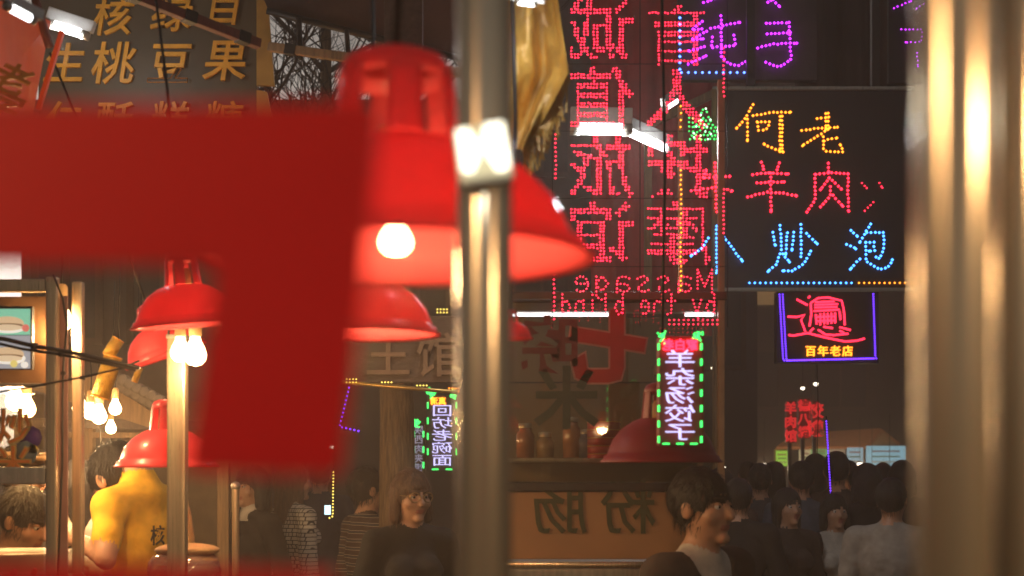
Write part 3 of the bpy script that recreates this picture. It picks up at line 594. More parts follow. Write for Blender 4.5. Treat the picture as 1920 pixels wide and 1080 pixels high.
# steel display cabinet with glass, menu screen
D = 4.0; t = thing('display_cabinet', 'steel and glass snack cabinet with a menu screen and painted glass', 'cabinet', (P(20, 0, D).x, D, 0)); L0 = t.location
x0, x1 = P(-150, 0, D).x - L0.x, P(112, 0, D).x - L0.x
zt = P(0, 520, D).z
for x, y, w in ((x1 - .020, 0, .032), (x1 + .022, .10, .030), (x0, 0, .03)): link('corner_post', at(box(w, .03, zt, bev=.006), (x, y, zt / 2)), STEEL, t)
link('side_strip', at(box(.030, .006, zt - .1, bev=.002), (x1 + .002, .02, zt / 2)), mat('pink_strip', (.30, .15, .12), .5), t)
for py, hh in ((536, .036), (892, .05), (722, .010)): link('rail', at(box(x1 - x0 - .05, .03, hh, bev=.005), ((x0 + x1) / 2 - .012, .002, P(0, py, D).z)), STEEL if py != 892 else STEELD, t)
link('cabinet_base', at(box(x1 - x0, .5, 1.1, bev=.01), ((x0 + x1) / 2, .3, .56)), STEELD, t)
link('head_panel', at(box(x1 - x0 - .06, .02, P(0, 552, D).z - P(0, 722, D).z), ((x0 + x1) / 2 - .02, .06, P(0, 637, D).z)), mat('brown_panel', (.26, .13, .055), .5, scale=4), t)
pane = link('glass_pane', at(box(x1 - x0 - .07, .004, P(0, 722, D).z - P(0, 1075, D).z - .03), ((x0 + x1) / 2 - .015, .012, P(0, 905, D).z)), glass('cabinet_glass', (.93, .88, .78), .02, .05, (.5, .32, .14)), t)
for s, py in (('炒', 800), ('米', 868)):
    link('painted_character', at(glyph(s, S(66, D), .03, .002), P(24, py, D) - L0 + Vector((0, .006, -0))), mat('yellow_paint', (.42, .30, .10), .5), pane); link('painted_character', at(glyph(s, S(64, D), .0, .002), P(24, py, D) - L0 + Vector((0, .003, 0))), mat('orange_paint', (.55, .17, .03), .5), pane)
for (px, py, r, m) in ((55, 820, 22, mat('purple_paint', (.12, .04, .28), .5)), (45, 850, 24, mat('blue_grey_paint', (.16, .19, .2), .5)), (60, 842, 9, mat('lemon_paint', (.7, .5, .08), .5))):
    link('painted_blot', at(lathe([(.0005, 0), (S(r, D), .001), (S(r, D), .002), (.0005, .002)], 9), (0, 0, 0)), m, pane, P(px, py, D) - L0 + Vector((0, .0095 + .0012 * (r % 3), 0)), (R(90), 0, 0))
scr = link('menu_screen', at(box(S(75, D), .02, S(118, D), bev=.004), P(25, 634, D - .02) - L0), BLACK, t)
# picture on the screen: two panels, plates and burgers as flat print layers
def disc(cx, cy, rx, ry, off, m, name, n=28): link(name, mesh('d', [P(cx + rx * math.cos(a), cy + ry * math.sin(a), D - .032 - off) - L0 for a in np.linspace(0, 2 * math.pi, n, False)][::-1], [tuple(range(n))]), m, scr)
def quad(x0_, y0_, x1_, y1_, off, m, name): link(name, mesh('q', [P(a, b, D - .032 - off) - L0 for a, b in ((x0_, y1_), (x1_, y1_), (x1_, y0_), (x0_, y0_))], [(0, 1, 2, 3)]), m, scr)
quad(-12, 579, 57, 628, 0, glow('screen_mint', (.25, .62, .42), .8), 'picture'); quad(-12, 629, 57, 691, 0, glow('screen_grey', (.42, .42, .45), .7), 'picture')
for cy_, e in ((606, 0), (664, 1)):
    disc(16, cy_ + 8, 32, 11, .001, glow('screen_plate', (.9, .85, .75), .85), 'plate'); disc(14, cy_, 31, 13, .002, glow('screen_bun', (.75, .52, .3), .8), 'bun_picture'); disc(14, cy_ + 4, 29, 4, .003, glow('screen_meat', (.28, .14, .06), .7), 'filling_picture'); disc(14, cy_ + 8, 28, 6, .004, glow('screen_bun2', (.8, .6, .38), .8), 'bun_picture')
disc(48, 615, 7, 7, .005, glow('screen_red', (.8, .2, .15), .8), 'garnish'); disc(26, 682, 7, 7, .005, glow('screen_yel', (.8, .65, .2), .8), 'garnish'); disc(46, 684, 7, 6, .005, glow('screen_plate', (.9, .85, .75)), 'garnish')
# cable down the post and black cables across
t = thing('power_cable', 'thin dark cable hanging down the cabinet post', 'cable', P(120, 700, 3.93)); link('cable', tube([P(x, y, 3.93) - t.location for x, y in ((100, 515), (118, 560), (126, 610), (119, 680), (117, 760), (117, 860), (113, 960), (108, 1090))], .0035, 6), RUBBER, t); link('clip', at(box(.012, .012, .01), P(119, 700, 3.93) - t.location), DARKM, t)
for k, (pp, r, lab) in enumerate(((((-20, 632), (10, 636), (60, 648), (130, 660), (200, 676), (262, 690)), .006, 'thick black cable drooping from the menu screen to golden tubes'), (((-20, 640), (40, 654), (110, 664), (180, 678), (255, 694)), .004, 'thinner black cable just under the thick drooping cable'), (((-20, 738), (60, 725), (150, 708), (230, 690), (262, 676)), .003, 'thin black cable rising from cabinet towards tilted red lamp'))):
    t = thing('black_cable', lab, 'cable', P(120, 670, 3.7)); link('cable', tube([P(x, y, 3.7 + k * .03) - t.location for x, y in pp], r, 6), RUBBER, t)
    link('tape', tube([P(pp[2][0], pp[2][1], 3.7 + k * .03) - t.location, P(pp[2][0] + 9, pp[2][1] + 2, 3.7 + k * .03) - t.location], r * 1.5, 8), RUBBER, t)
# golden tubes
GT = mat('gold_paper', (.55, .32, .03), .45, .3, var=.35, scale=30, bump=.5)
for (a, b, r, lab) in (((222, 636), (203, 667), .021, 'short golden paper tube leaning over the black cables'), ((212, 668), (188, 745), .030, 'tall golden glitter tube hanging below the black cables'), ((258, 655), (248, 690), .010, 'slim golden tube beside the tilted red lamp'), ((262, 690), (252, 716), .011, 'dim golden tube under the slim tube')):
    a, b = P(*a, 4.6), P(*b, 4.6); t = thing('golden_tube', lab, 'decoration', a); d = b - a; link('tube_wall', tube([(0, 0, 0), d], r, 18), GT, t)
    for q in (0, 1): link('rim', tube([d * q - d * .02, d * q + d * .02], r * 1.06, 18), GOLD, t)
    link('string', tube([(0, 0, 0), (0, .02, .25)], .002, 4), RUBBER, t)
# wooden snack hut with tiled eave
D = 7.4; t = thing('snack_hut', 'small lit timber hut with a tiled sloping eave behind the cook', 'hut', (P(230, 0, D).x, D, 0)); L0 = t.location
for px, w in ((166, .062), (420, .062), (40, .06)): link('pillar', at(box(w, w, P(0, 800, D).z, bev=.008), (P(px, 0, D).x - L0.x, 0, P(0, 800, D).z / 2)), WOOD, t)
link('beam', beam(P(20, 792, D - .02) - L0, P(470, 800, D - .02) - L0, .05, .06), WOODD, t); link('beam', beam(P(130, 816, D - .01) - L0, P(470, 817, D - .01) - L0, .03, .04), WOOD, t)
rf = link('roof', slab(P(60, 730, D - .5) - L0, P(180, 705, D - .5) - L0, P(345, 812, D - .5) - L0, P(320, 815, D - .5) - L0, .03), WOOD, t)
link('rafter', beam(P(205, 738, D - .45) - L0, P(330, 806, D - .45) - L0, .05, .06), WOOD, t)
tl = lathe([(.0005, 0), (.026, 0), (.028, .10), (.018, .105), (.0005, .105)], 10); tl.materials.append(mat('roof_tile', (.20, .16, .13), .7))
for r_ in range(2):
    for i in range(9):
        q = link('tile', tl, None, rf, P(222 + i * 13.5 + r_ * 16, 738 + i * 7.3 - r_ * 6, D - .48 - .12 * r_) - L0 + Vector((0, 0, .04)), (R(86), R(28), 0))
link('back_wall', at(box(S(330, D), .03, 2.0, bev=.01), (P(290, 0, D).x - L0.x, .9, 1.0)), mat('hut_wall', (.22, .14, .07), .7), t)
for i in range(5): link('shelf_jar', at(lathe([(.0005, 0), (.03, 0), (.032, .09), (.02, .11), (.02, .13), (.0005, .13)], 12), P(200 + i * 22, 860, D + .75) - L0), mat('jar_%d' % (i % 3), ((.3, .25, .2), (.16, .2, .12), (.35, .18, .06))[i % 3], .3), t)
# hung pale bunch (banana-like dough strips)
t = thing('noodle_hank', 'pale hank of hand pulled noodles hanging behind the profile woman', 'noodles', P(188, 870, 6.9))
for i in range(8): link('strand', tube([(S(-14 + i * 3.6, 6.9), random.uniform(-.01, .01), 0), (S(-18 + i * 4.6, 6.9), random.uniform(-.02, .02), -.07), (S(-13 + i * 3.4, 6.9), 0, -.115)], .012, 8, [.006, .013, .006]), mat('dough', (.62, .45, .2), .6), t)
link('hook', tube([(0, 0, 0), (0, 0, .22)], .003, 5), DARKM, t)
# tray of food on the cabinet shelf
t = thing('food_tray', 'steel tray of browned flatbreads on the cabinet shelf', 'tray', P(50, 882, 4.3)); link('tray', box(.2, .14, .012, bev=.005), STEELD, t)
for i in range(9): link('flatbread', blob(.03, 2, (1.2, 1, .45), .08), mat('bread', (.45, .27, .12), .7, scale=40, bump=.5), t, (random.uniform(-.08, .08), random.uniform(-.05, .05), .02 + .012 * (i % 3)))
t = thing('plastic_basin', 'white plastic basin with red pattern at the foot of cabinet glass', 'basin', P(20, 1075, 4.35)); link('bowl', lathe([(.0005, -.06), (.12, -.058), (.165, .058), (.175, .066), (.168, .07), (.155, .056), (.11, -.045), (.0005, -.046)], 40), mat('white_plastic', (.6, .5, .42), .4), t)
for k in range(16): link('flower_print', at(blob(.014, 1, (1, .25, 1)), (.15 * math.cos(k * .393), .15 * math.sin(k * .393), .015)), mat('red_print', (.4, .03, .03), .5), t)
# wrapped bread and long dough stick
t = thing('wrapped_bread_pile', 'pile of bread wrapped in clear plastic beside the stall pole', 'bread', P(346, 1068, 4.3))
for i in range(4): link('bread_slab', at(blob(.1, 3, (1., .7, .22), .015), (random.uniform(-.01, .01), 0, -.03 + i * .03)), mat('bread', (.45, .27, .12)), t)
link('plastic_wrap', blob(.112, 3, (1.0, .75, .68), .05), glass('plastic_wrap', (.92, .88, .84), .10, .22, (.7, .6, .52)), t)
link('counter', at(box(.5, .4, .02, bev=.004), (0, .05, -.10)), STEELD, t); link('counter_leg', at(box(.05, .05, P(0, 1090, 4.3).z - .11), (0, .05, -(P(0, 1090, 4.3).z - .11) / 2 - .11)), STEELD, t)
t = thing('dough_stick', 'long fried dough stick standing behind the stall pole', 'bread', P(352, 1020, 4.45)); link('stick', tube([(S(6, 4.4), 0, -.06), (S(4, 4.4), 0, .02), (S(-3, 4.4), 0, .10), (S(-10, 4.4), 0, .16)], .014, 10, [.013, .016, .015, .008]), mat('bread', (.45, .27, .12)), t); link('crust', tube([(S(6, 4.4), -.012, -.05), (S(4, 4.4), -.014, .02), (S(-4, 4.4), -.013, .11)], .006, 8), mat('crust', (.6, .38, .16), .6, scale=60, bump=.6), t)

# ------------------------------------------------------------------ glass food cart in the middle
D = 4.5; t = thing('food_cart', 'food cart with painted glass, white LED strip and tan front panel', 'cart', (P(1150, 0, D).x, D, 0)); L0 = t.location
PX = lambda px: P(px, 0, D).x - L0.x
PZ = lambda py: P(0, py, D).z
link('front_panel', at(box(PX(1345) - PX(930), .02, PZ(922) - PZ(1048), bev=.004), ((PX(1345) + PX(930)) / 2, -.01, (PZ(922) + PZ(1048)) / 2)), mat('tan_panel', (.38, .19, .085), .45, scale=2.5, var=.2), t)
link('lower_body', at(box(PX(1345) - PX(930), .5, PZ(1066), bev=.01), ((PX(1345) + PX(930)) / 2, .25, PZ(1066) / 2)), STEELD, t)
link('counter_edge', at(box(PX(1350) - PX(925), .05, PZ(905) - PZ(921), bev=.004), ((PX(1350) + PX(925)) / 2, -.005, (PZ(905) + PZ(921)) / 2)), mat('dark_edge', (.03, .022, .02), .4), t)
link('push_rail', tube([(PX(940), -.05, PZ(1057)), (PX(1350), -.05, PZ(1057))], .010, 12), STEEL, t)
for x in (1170, 1340): link('rail_bracket', at(box(.012, .06, .012), (PX(x), -.025, PZ(1057))), STEELD, t)
for x, y in ((937, 0), (1352, 0), (937, .5), (1352, .5)): link('corner_post', at(box(.022, .022, PZ(150 if x > 1000 and y == 0 else 540), bev=.004), (PX(x), y, PZ(150 if x > 1000 and y == 0 else 540) / 2)), mat('warm_steel', (.48, .3, .18), .35, .7), t)
link('roof_panel', at(box(PX(1360) - PX(925), .56, .025, bev=.006), ((PX(1360) + PX(925)) / 2, .25, PZ(556))), mat('roof_panel', (.13, .09, .07), .5), t)
link('rear_panel', at(box(PX(1345) - PX(940), .01, PZ(565) - PZ(905)), ((PX(1345) + PX(940)) / 2, .49, (PZ(565) + PZ(905)) / 2)), mat('olive_panel', (.17, .12, .06), .45, scale=2, var=.25), t)
link('shelf', at(box(PX(1340) - PX(945), .3, .012, bev=.003), ((PX(1340) + PX(945)) / 2, .3, PZ(862))), STEELD, t)
link('upper_seam', at(box(PX(1340) - PX(945), .006, .006), ((PX(1340) + PX(945)) / 2, .482, PZ(700))), DARKM, t)
for a, b in ((958, 1162), (1288, 1342)): link('led_strip', at(box(PX(b) - PX(a), .012, .009), ((PX(a) + PX(b)) / 2, .05, PZ(587))), LSTRIP, t)
link('strip_cover', at(box(PX(1345) - PX(945), .05, .03, bev=.004), ((PX(1345) + PX(945)) / 2, .06, PZ(574))), mat('white_enamel', (.6, .58, .54)), t)
pn = link('glass_pane', at(box(PX(1342) - PX(946), .005, PZ(566) - PZ(905)), ((PX(1342) + PX(946)) / 2, .012, (PZ(566) + PZ(905)) / 2)), glass('cart_glass', (.9, .88, .82), .03, .05, (.36, .28, .2)), t)
for s, px, py, h, m1, m2 in (('晓', 1030, 645, 105, mat('maroon_paint', (.14, .02, .02), .5), None), ('七', 1140, 650, 130, mat('deep_red_paint', (.38, .012, .015), .5), 1), ('米', 1062, 745, 115, mat('bottle_green_paint', (.045, .06, .04), .5), None)):
    if m2: link('painted_outline', at(glyph(s, S(h, D), .075, .0016, mirror=True), P(px, py, D) - L0 + Vector((0, .0088, 0))), mat('pink_outline', (.45, .2, .17), .5), pn)
    link('painted_character', at(glyph(s, S(h, D), .05 if m2 else .02, .0016, mirror=True), P(px, py, D) - L0 + Vector((0, .0068, 0))), m1, pn)
for s, px in (('肠', 1050), ('粉', 1176)): link('green_character', at(glyph(s, S(98, D), .008, .004, mirror=True), P(px, 950, D) - L0 + Vector((0, -.024, 0))), mat('olive_green_paint', (.055, .06, .022), .5), t)
# goods on the cart shelf
for i in range(5):
    c = thing('red_tin', 'red tin in the tall stack inside the cart, number %s from the shelf' % ('one', 'two', 'three', 'four', 'five')[i], 'tin', P(1132, 858 - i * 15, 4.72)); link('body', at(lathe([(.0005, 0), (.055, 0), (.055, .024), (.0005, .024)], 24), (0, 0, -.012)), mat('tin_red', (.42, .03, .02), .35), c); link('lid', at(lathe([(.056, .010), (.057, .0125), (.0005, .0128)], 24), (0, 0, 0)), GOLD, c)
for i, (px, h_, cc) in enumerate(((985, .10, (.32, .12, .05)), (1022, .07, (.28, .17, .07)), (1072, .12, (.40, .16, .05)), (1098, .08, (.13, .12, .16)))):
    c = thing('sauce_jar', ('brown', 'squat tan', 'tall amber', 'grey blue')[i] + ' sauce jar on the cart shelf', 'jar', P(px, 858, 4.75)); k = .03
    link('jar_body', lathe([(.0005, 0), (k, 0), (k * 1.05, h_ * .75), (k * .7, h_ * .9), (k * .7, h_), (.0005, h_)], 20), mat('jarglass_%d' % i, cc, .2, coat=.4), c); link('lid', at(lathe([(k * .76, 0), (k * .76, .015), (.0005, .017)], 20), (0, 0, h_)), mat('lid_metal', (.5, .4, .25), .35, .7), c)

# ------------------------------------------------------------------ far roofed stall and street lights
D = 28; t = thing('roofed_stall', 'far market stall with orange gabled roof and lit picture panels', 'stall', (P(1590, 0, D).x, D, 0)); L0 = t.location
g = lambda x, y, d=0: P(x, y, D + d) - L0
OR = mat('glowing_orange_roof', (.45, .17, .06), .6, em=(1, .3, .08), es=.05)  # faint emission stands in for lamplight on the roof
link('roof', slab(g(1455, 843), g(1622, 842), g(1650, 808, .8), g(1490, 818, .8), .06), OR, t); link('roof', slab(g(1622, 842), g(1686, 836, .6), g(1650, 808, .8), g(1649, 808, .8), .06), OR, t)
link('gable', slab(g(1626, 842), g(1684, 838, .5), g(1655, 812, .4), g(1650, 812, .4), .03), mat('gable_wood', (.5, .25, .1), .6), t)
for x in (1456, 1618, 1698): link('stall_post', at(box(.07, .07, P(0, 842, D).z), (P(x, 0, D).x - L0.x, .1, P(0, 842, D).z / 2)), WOOD, t)
for a, b, y0, y1, m in ((1455, 1478, 845, 874, glow('panel_lime', (.35, .75, .06), .7)), (1498, 1520, 843, 872, glow('panel_cream', (.65, .55, .3), .5)), (1520, 1552, 842, 858, glow('panel_green', (.2, .6, .2), .5)), (1554, 1584, 842, 868, glow('panel_tan', (.4, .3, .2), .5)), (1588, 1618, 839, 874, glow('panel_blue', (.3, .5, .62), .7)), (1624, 1698, 836, 876, glow('panel_sky', (.28, .55, .68), .75))):
    pl = link('picture_panel', at(box(S(b - a, D), .05, S(y1 - y0, D), bev=.01), g((a + b) / 2, (y0 + y1) / 2)), m, t)
    for k in range(3): link('print_stripe', at(box(S((b - a) * .7, D), .01, S(2.2, D)), g((a + b) / 2, y0 + (k + 1) * (y1 - y0) / 4, -.035)), mat('print_%d' % k, ((.35, .08, .06), (.1, .25, .1), (.5, .45, .35))[k], .6), pl)
link('counter', at(box(S(240, D), .8, 1.0, bev=.02), (0, .5, .5)), WOODD, t)
nm = ['first', 'second', 'third', 'fourth', 'fifth', 'sixth', 'seventh', 'eighth', 'ninth', 'tenth', 'eleventh', 'twelfth']
for (x, y, D, lab, r) in ((1433, 871, 26, 'round white street bulb above the crowd beside the lime panel', .04), (1612, 870, 26, 'white bulb in front of the blue picture panel', .05), (1635, 883, 25, 'white bulb low in front of the sky blue picture panel', .045), (1668, 885, 20, 'oval warm bulb by the end post of the roofed stall', .03), (1352, 877, 14, 'long warm street lamp over the jacket man\'s side of the crowd', .03), (918, 837, 15, 'oval white street lamp beside the noodle light box', .045), (902, 875, 16, 'small white street bulb under the oval lamp', .03), (893, 889, 15, 'small white street bulb, lowest by the round steel post', .03), (1530, 720, 20, 'small lamp shining above the far red LED signs', .035), (1505, 728, 20, 'tiny lamp shining over left far red LED sign', .03), (620, 838, 11, 'tiny white lamp below the bent violet strip', .02), (1336, 690, 16, 'tiny lamp on the facade beside light box', .02)):
    t = thing('street_bulb', lab, 'light bulb', P(x, y, D), group='street bulbs'); link('globe', blob(r, 2, (1.5 if 'oval' in lab or 'long' in lab else 1, 1, .8)), glow('street_glow', (1, .85, .65), 5.), t); link('cap', at(lathe([(r * 1.1, r * .5), (r * .5, r * 1.1), (.0005, r * 1.2)], 12), (0, 0, 0)), DARKM, t); link('cord', tube([(0, 0, r), (0, 0, r + .8)], .004, 4), RUBBER, t)
    if D >= 25: bulb_light(t, (0, 0, -r * 1.5), 40, (1, .75, .45), .05)

# ------------------------------------------------------------------ market steam, also added as the veil of the dirty glass
hz = link('haze', at(box(120, 75, 40), (0, 22, 19)), None); hz['kind'] = 'stuff'; hz['label'] = 'warm market steam, also standing in for the veil of dirty glass'; hz['category'] = 'haze'
hm = bpy.data.materials.new('haze'); hm.use_nodes = True; hm.node_tree.nodes.clear(); o_ = hm.node_tree.nodes.new('ShaderNodeOutputMaterial'); pv = hm.node_tree.nodes.new('ShaderNodeVolumePrincipled')
pv.inputs['Color'].default_value = (.9, .74, .64, 1); pv.inputs['Density'].default_value = .019; pv.inputs['Anisotropy'].default_value = .3; hm.node_tree.links.new(pv.outputs[0], o_.inputs['Volume']); hz.data.materials.append(hm)
# ------------------------------------------------------------------ people: one continuous skin grown from a smooth distance field
def rcone(p, a, b, ra, rb):
    a = np.array(a, float); b = np.array(b, float); ba = b - a; h = np.clip(((p - a) @ ba) / max(1e-9, ba @ ba), 0, 1)
    return np.linalg.norm(p - a - h[:, None] * ba, axis=1) - (ra + (rb - ra) * h)
def ell(p, c, r):
    r = np.array(r, float); q = (p - np.array(c, float)) / r; k = np.linalg.norm(q, axis=1); k2 = np.linalg.norm(q / r, axis=1)
    return k * (k - 1) / np.maximum(k2, 1e-6)
def smin(a, b, k): h = np.clip(.5 + .5 * (b - a) / k, 0, 1); return b * (1 - h) + a * h - k * h * (1 - h)
def nets(fn, ax, ay, az):
    X, Y, Z = np.meshgrid(ax, ay, az, indexing='ij'); pts = lambda A, B, C_: np.stack([A.ravel(), B.ravel(), C_.ravel()], 1)
    Fk = fn(pts(X[::3, ::3, ::3], Y[::3, ::3, ::3], Z[::3, ::3, ::3])).reshape(X[::3, ::3, ::3].shape)   # coarse pass, then only the cells near the skin
    ii = [np.arange(len(a)) // 3 for a in (ax, ay, az)]; F = Fk[np.ix_(*ii)]
    sp = [np.gradient(a) for a in (ax, ay, az)]; bd = 2.4 * np.sqrt(sp[0][:, None, None] ** 2 + sp[1][None, :, None] ** 2 + sp[2][None, None, :] ** 2) + .012
    mk = np.abs(F) < bd; F[mk] = fn(np.stack([X[mk], Y[mk], Z[mk]], 1))
    nx, ny, nz = F.shape; acc = np.zeros((nx - 1, ny - 1, nz - 1, 3)); cnt = np.zeros((nx - 1, ny - 1, nz - 1)); G = np.stack([X, Y, Z], -1)
    sl = lambda o, n: slice(o, n - 1 + o)
    cs = [(i, j, k) for i in (0, 1) for j in (0, 1) for k in (0, 1)]
    for c in cs:
        for axi in range(3):
            if c[axi]: continue
            d = list(c); d[axi] = 1; s0 = (sl(c[0], nx), sl(c[1], ny), sl(c[2], nz)); s1 = (sl(d[0], nx), sl(d[1], ny), sl(d[2], nz))
            f0, f1 = F[s0], F[s1]; m = (f0 < 0) != (f1 < 0); t = np.where(m, f0 / np.where(m, f0 - f1, 1), 0)[..., None]
            acc += np.where(m[..., None], G[s0] + (G[s1] - G[s0]) * t, 0); cnt += m
    act = cnt > 0; idx = -np.ones(act.shape, int); idx[act] = np.arange(act.sum()); V = acc[act] / cnt[act][:, None]; faces = []
    S_ = F < 0
    for axi in range(3):
        u, v = [q for q in range(3) if q != axi]; s0 = [slice(None)] * 3; s1 = [slice(None)] * 3; s0[axi] = slice(0, -1); s1[axi] = slice(1, None)
        ch = S_[tuple(s0)] != S_[tuple(s1)]; I = np.argwhere(ch); ok = (I[:, u] > 0) & (I[:, v] > 0) & (I[:, u] < F.shape[u] - 1) & (I[:, v] < F.shape[v] - 1); I = I[ok]
        if not len(I): continue
        def g(du, dv): J = I.copy(); J[:, u] -= du; J[:, v] -= dv; return idx[J[:, 0], J[:, 1], J[:, 2]]
        q = np.stack([g(1, 1), g(0, 1), g(0, 0), g(1, 0)], 1); ins = S_[I[:, 0], I[:, 1], I[:, 2]]
        if axi == 1: ins = ~ins
        q[~ins] = q[~ins][:, ::-1]; faces.append(q)
    return V, np.concatenate(faces)
SKIN = mat('skin', (.48, .25, .15), .5, var=.08, scale=30, bump=.05); LIP = mat('lip', (.36, .11, .08), .45, bump=0)
EYEW = mat('eye_white', (.6, .55, .5), .2, bump=0); EYED = mat('iris', (.02, .012, .008), .15, bump=0)
HAIRB = mat('black_hair', (.014, .010, .008), .42, var=.5, scale=10, stretch=(14, 14, 1.5), bump=.7, bscale=26)
HAIRN = mat('brown_hair', (.11, .05, .022), .45, var=.5, scale=10, stretch=(14, 14, 1.5), bump=.7, bscale=26)
DEF = dict(sh=((-.185, .01, 1.42), (.185, .01, 1.42)), el=((-.245, .04, 1.14), (.245, .04, 1.14)), wr=((-.235, -.05, .90), (.235, -.05, .90)))
def person(px, D, top, yaw, label, shirt, pants=None, hair='short', hairm=None, pose=None, head=(0, 0), sleeve=.6, female=False, build=1., fine=True, skirt=False, extra=None, glove=None, prints=(), glasses=False, lean=0., collar=None, jacket=None, group=None, drop=0.):
    hairm = hairm or HAIRB; H = CZ + (HOR - top) / FPX * D; sc = H / 1.75
    t = thing('person', label, 'person', (P(px, 0, D).x, D, 0), R(yaw), group)
    po = dict(DEF); po.update(pose or {}); bw = build * (.9 if female else 1.); PR = []
    add = lambda f, lab, k=.03: PR.append((f, lab, k))
    hy, hp = R(head[0]), R(head[1]); M = np.array((Euler((hp, 0, hy)).to_matrix())); piv = np.array((0, .01, 1.49)); off = np.array((0, -lean * .55, -lean * .10))
    hf = lambda p: (p - off - piv) @ M + piv
    lf = lambda p: p - np.stack([np.zeros(len(p)), -lean * np.clip((p[:, 2] - .95) / 1.0, 0, 1) ** 1.0, np.zeros(len(p))], 1)
    off = np.array((0, -lean * .56 - drop * .15, -drop))
    T = lambda f: (lambda p: f(lf(p)))
    wv = 1.0
    add(T(lambda p: ell(p, (0, .012, 1.28), (.165 * bw, .112 * bw, .20))), 'top', .05); add(T(lambda p: ell(p, (0, .0, 1.08), ((.13 if female else .15) * bw, .105 * bw, .17))), 'top', .06)
    add(lambda p: ell(p, (0, .01, .95), (.165 * bw, .122 * bw, .13)), 'top' if (skirt or jacket or True) else 'bottom', .05)
    if female: 
        for s in (-1, 1): add(T(lambda p, s=s: ell(p, (s * .07, -.085, 1.29), (.065, .055, .065))), 'top', .04)
    for i, s in enumerate((-1, 1)):
        sh, el, wr = [np.array(po[k][i]) * np.array((bw if k == 'sh' else 1, 1, 1)) for k in ('sh', 'el', 'wr')]
        add(T(lambda p, sh=sh: rcone(p, (0, .015, 1.46), sh, .062, .058)), 'top', .04); mid = sh + (el - sh) * sleeve
        wr_lab = 'top' if sleeve >= 1.5 else 'skin'
        add(T(lambda p, sh=sh, mid=mid: rcone(p, sh, mid, .066 * bw, .062 * bw if sleeve < 1 else .055)), 'top', .025)
        if sleeve < 1: add(T(lambda p, mid=mid, el=el: rcone(p, mid, el, .048 * bw, .043 * bw)), 'skin', .012)
        add(T(lambda p, el=el, wr=wr: rcone(p, el, wr, (.052 if wr_lab == 'top' else .044) * bw, (.042 if wr_lab == 'top' else .029) * bw)), wr_lab, .015)
        hd = (wr - el) / np.linalg.norm(wr - el); hl = 'glove' if glove and i in glove else 'skin'; gk = 1.3 if hl == 'glove' else 1.
        side = np.cross(hd, (0, -1, .3)); side /= np.linalg.norm(side); nrm = np.cross(hd, side)
        pc = wr + hd * .05; add(T(lambda p, wr=wr, hd=hd, gk=gk: rcone(p, wr, wr + hd * .075, .028 * gk, .036 * gk)), hl, .015)
        for q in range(4):
            b0 = wr + hd * .085 + side * (q - 1.5) * .021; L_ = (.035, .042, .040, .030)[q]; b1 = b0 + hd * L_ + nrm * .012; b2 = b1 + hd * L_ * .5 + nrm * .028
            add(T(lambda p, b0=b0, b1=b1, gk=gk: rcone(p, b0, b1, .0105 * gk, .0095 * gk)), hl, .004); add(T(lambda p, b1=b1, b2=b2, gk=gk: rcone(p, b1, b2, .0095 * gk, .008 * gk)), hl, .004)
        th0 = wr + hd * .035 + side * .03 * s; th1 = th0 + hd * .04 + side * .022 * s + nrm * .012; add(T(lambda p, th0=th0, th1=th1, gk=gk: rcone(p, th0, th1, .013 * gk, .010 * gk)), hl, .006)
        hip = np.array((s * .088, .01, .92)); kn = np.array((s * .10, -.02, .50)); an = np.array((s * .10, .03, .10))
        ll = 'skin' if skirt else 'bottom'
        add(lambda p, hip=hip, kn=kn: rcone(p, hip, kn, .088 * bw, .060 * bw), 'bottom', .03); add(lambda p, kn=kn, an=an: rcone(p, kn, an, .058 * bw, .042), ll, .02); add(lambda p, s=s: ell(p, (s * .105, -.05, .045), (.042, .125, .045)), 'shoe', .015)
    if skirt: add(lambda p: np.maximum(rcone(p, (0, .01, 1.0), (0, .01, .62), .15, .21), -(p[:, 2] - .55)), 'top', .03)
    add(T(lambda p: rcone(p, (0, .018, 1.44), (0, .0, 1.56), .056, .050)), 'skin', .03)
    h = lambda f: (lambda p: f(hf(p)))
    add(h(lambda p: ell(p, (0, .012, 1.655), (.076, .096, .097))), 'skin', .02); add(h(lambda p: ell(p, (0, -.028, 1.592), (.058, .066, .078))), 'skin', .03)
    add(h(lambda p: rcone(p, (0, -.088, 1.648), (0, -.109, 1.606), .009, .0135)), 'skin', .012)
    for s in (-1, 1):
        add(h(lambda p, s=s: rcone(p, (s * .014, -.086, 1.662), (s * .05, -.072, 1.664), .009, .007)), 'brow', .008); add(h(lambda p, s=s: ell(p, (s * .042, -.06, 1.605), (.025, .022, .022))), 'skin', .02); add(h(lambda p, s=s: ell(p, (s * .078, .008, 1.628), (.011, .022, .033))), 'skin', .006)
    add(h(lambda p: rcone(p, (-.016, -.088, 1.569), (.016, -.088, 1.569), .005, .005)), 'lip', .006); add(h(lambda p: ell(p, (0, -.080, 1.535), (.024, .02, .018))), 'skin', .015)
    if collar: add(T(lambda p: np.maximum(rcone(p, (0, .02, 1.455), (0, .012, 1.495), .075, .062), -(p[:, 2] - 1.40))), 'collar', .006)
    def field(p):
        d = None
        for f, lab, k in PR:
            q = f(p); d = q if d is None else smin(d, q, k)
        lo = p[:, 2]
        fold = .0022 * np.sin(p[:, 2] * 95 - 31 * p[:, 0] + 2 * np.sin(p[:, 1] * 30)) * np.clip((1.42 - lo) * 8, 0, 1) + .0045 * np.sin(p[:, 2] * 46 + 9 * p[:, 0] + 3 * np.sin(p[:, 0] * 17)) * np.clip((1.4 - lo) * 6, 0, 1) * np.clip(np.abs(p[:, 1]) * 9, 0, 1)
        for s in (-1, 1):
            e = ell(hf(p), (s * .031, -.094, 1.640), (.019, .013, .011)); d = -smin(-d, e + 0, .008) if False else np.maximum(d, -e)
        return d + fold
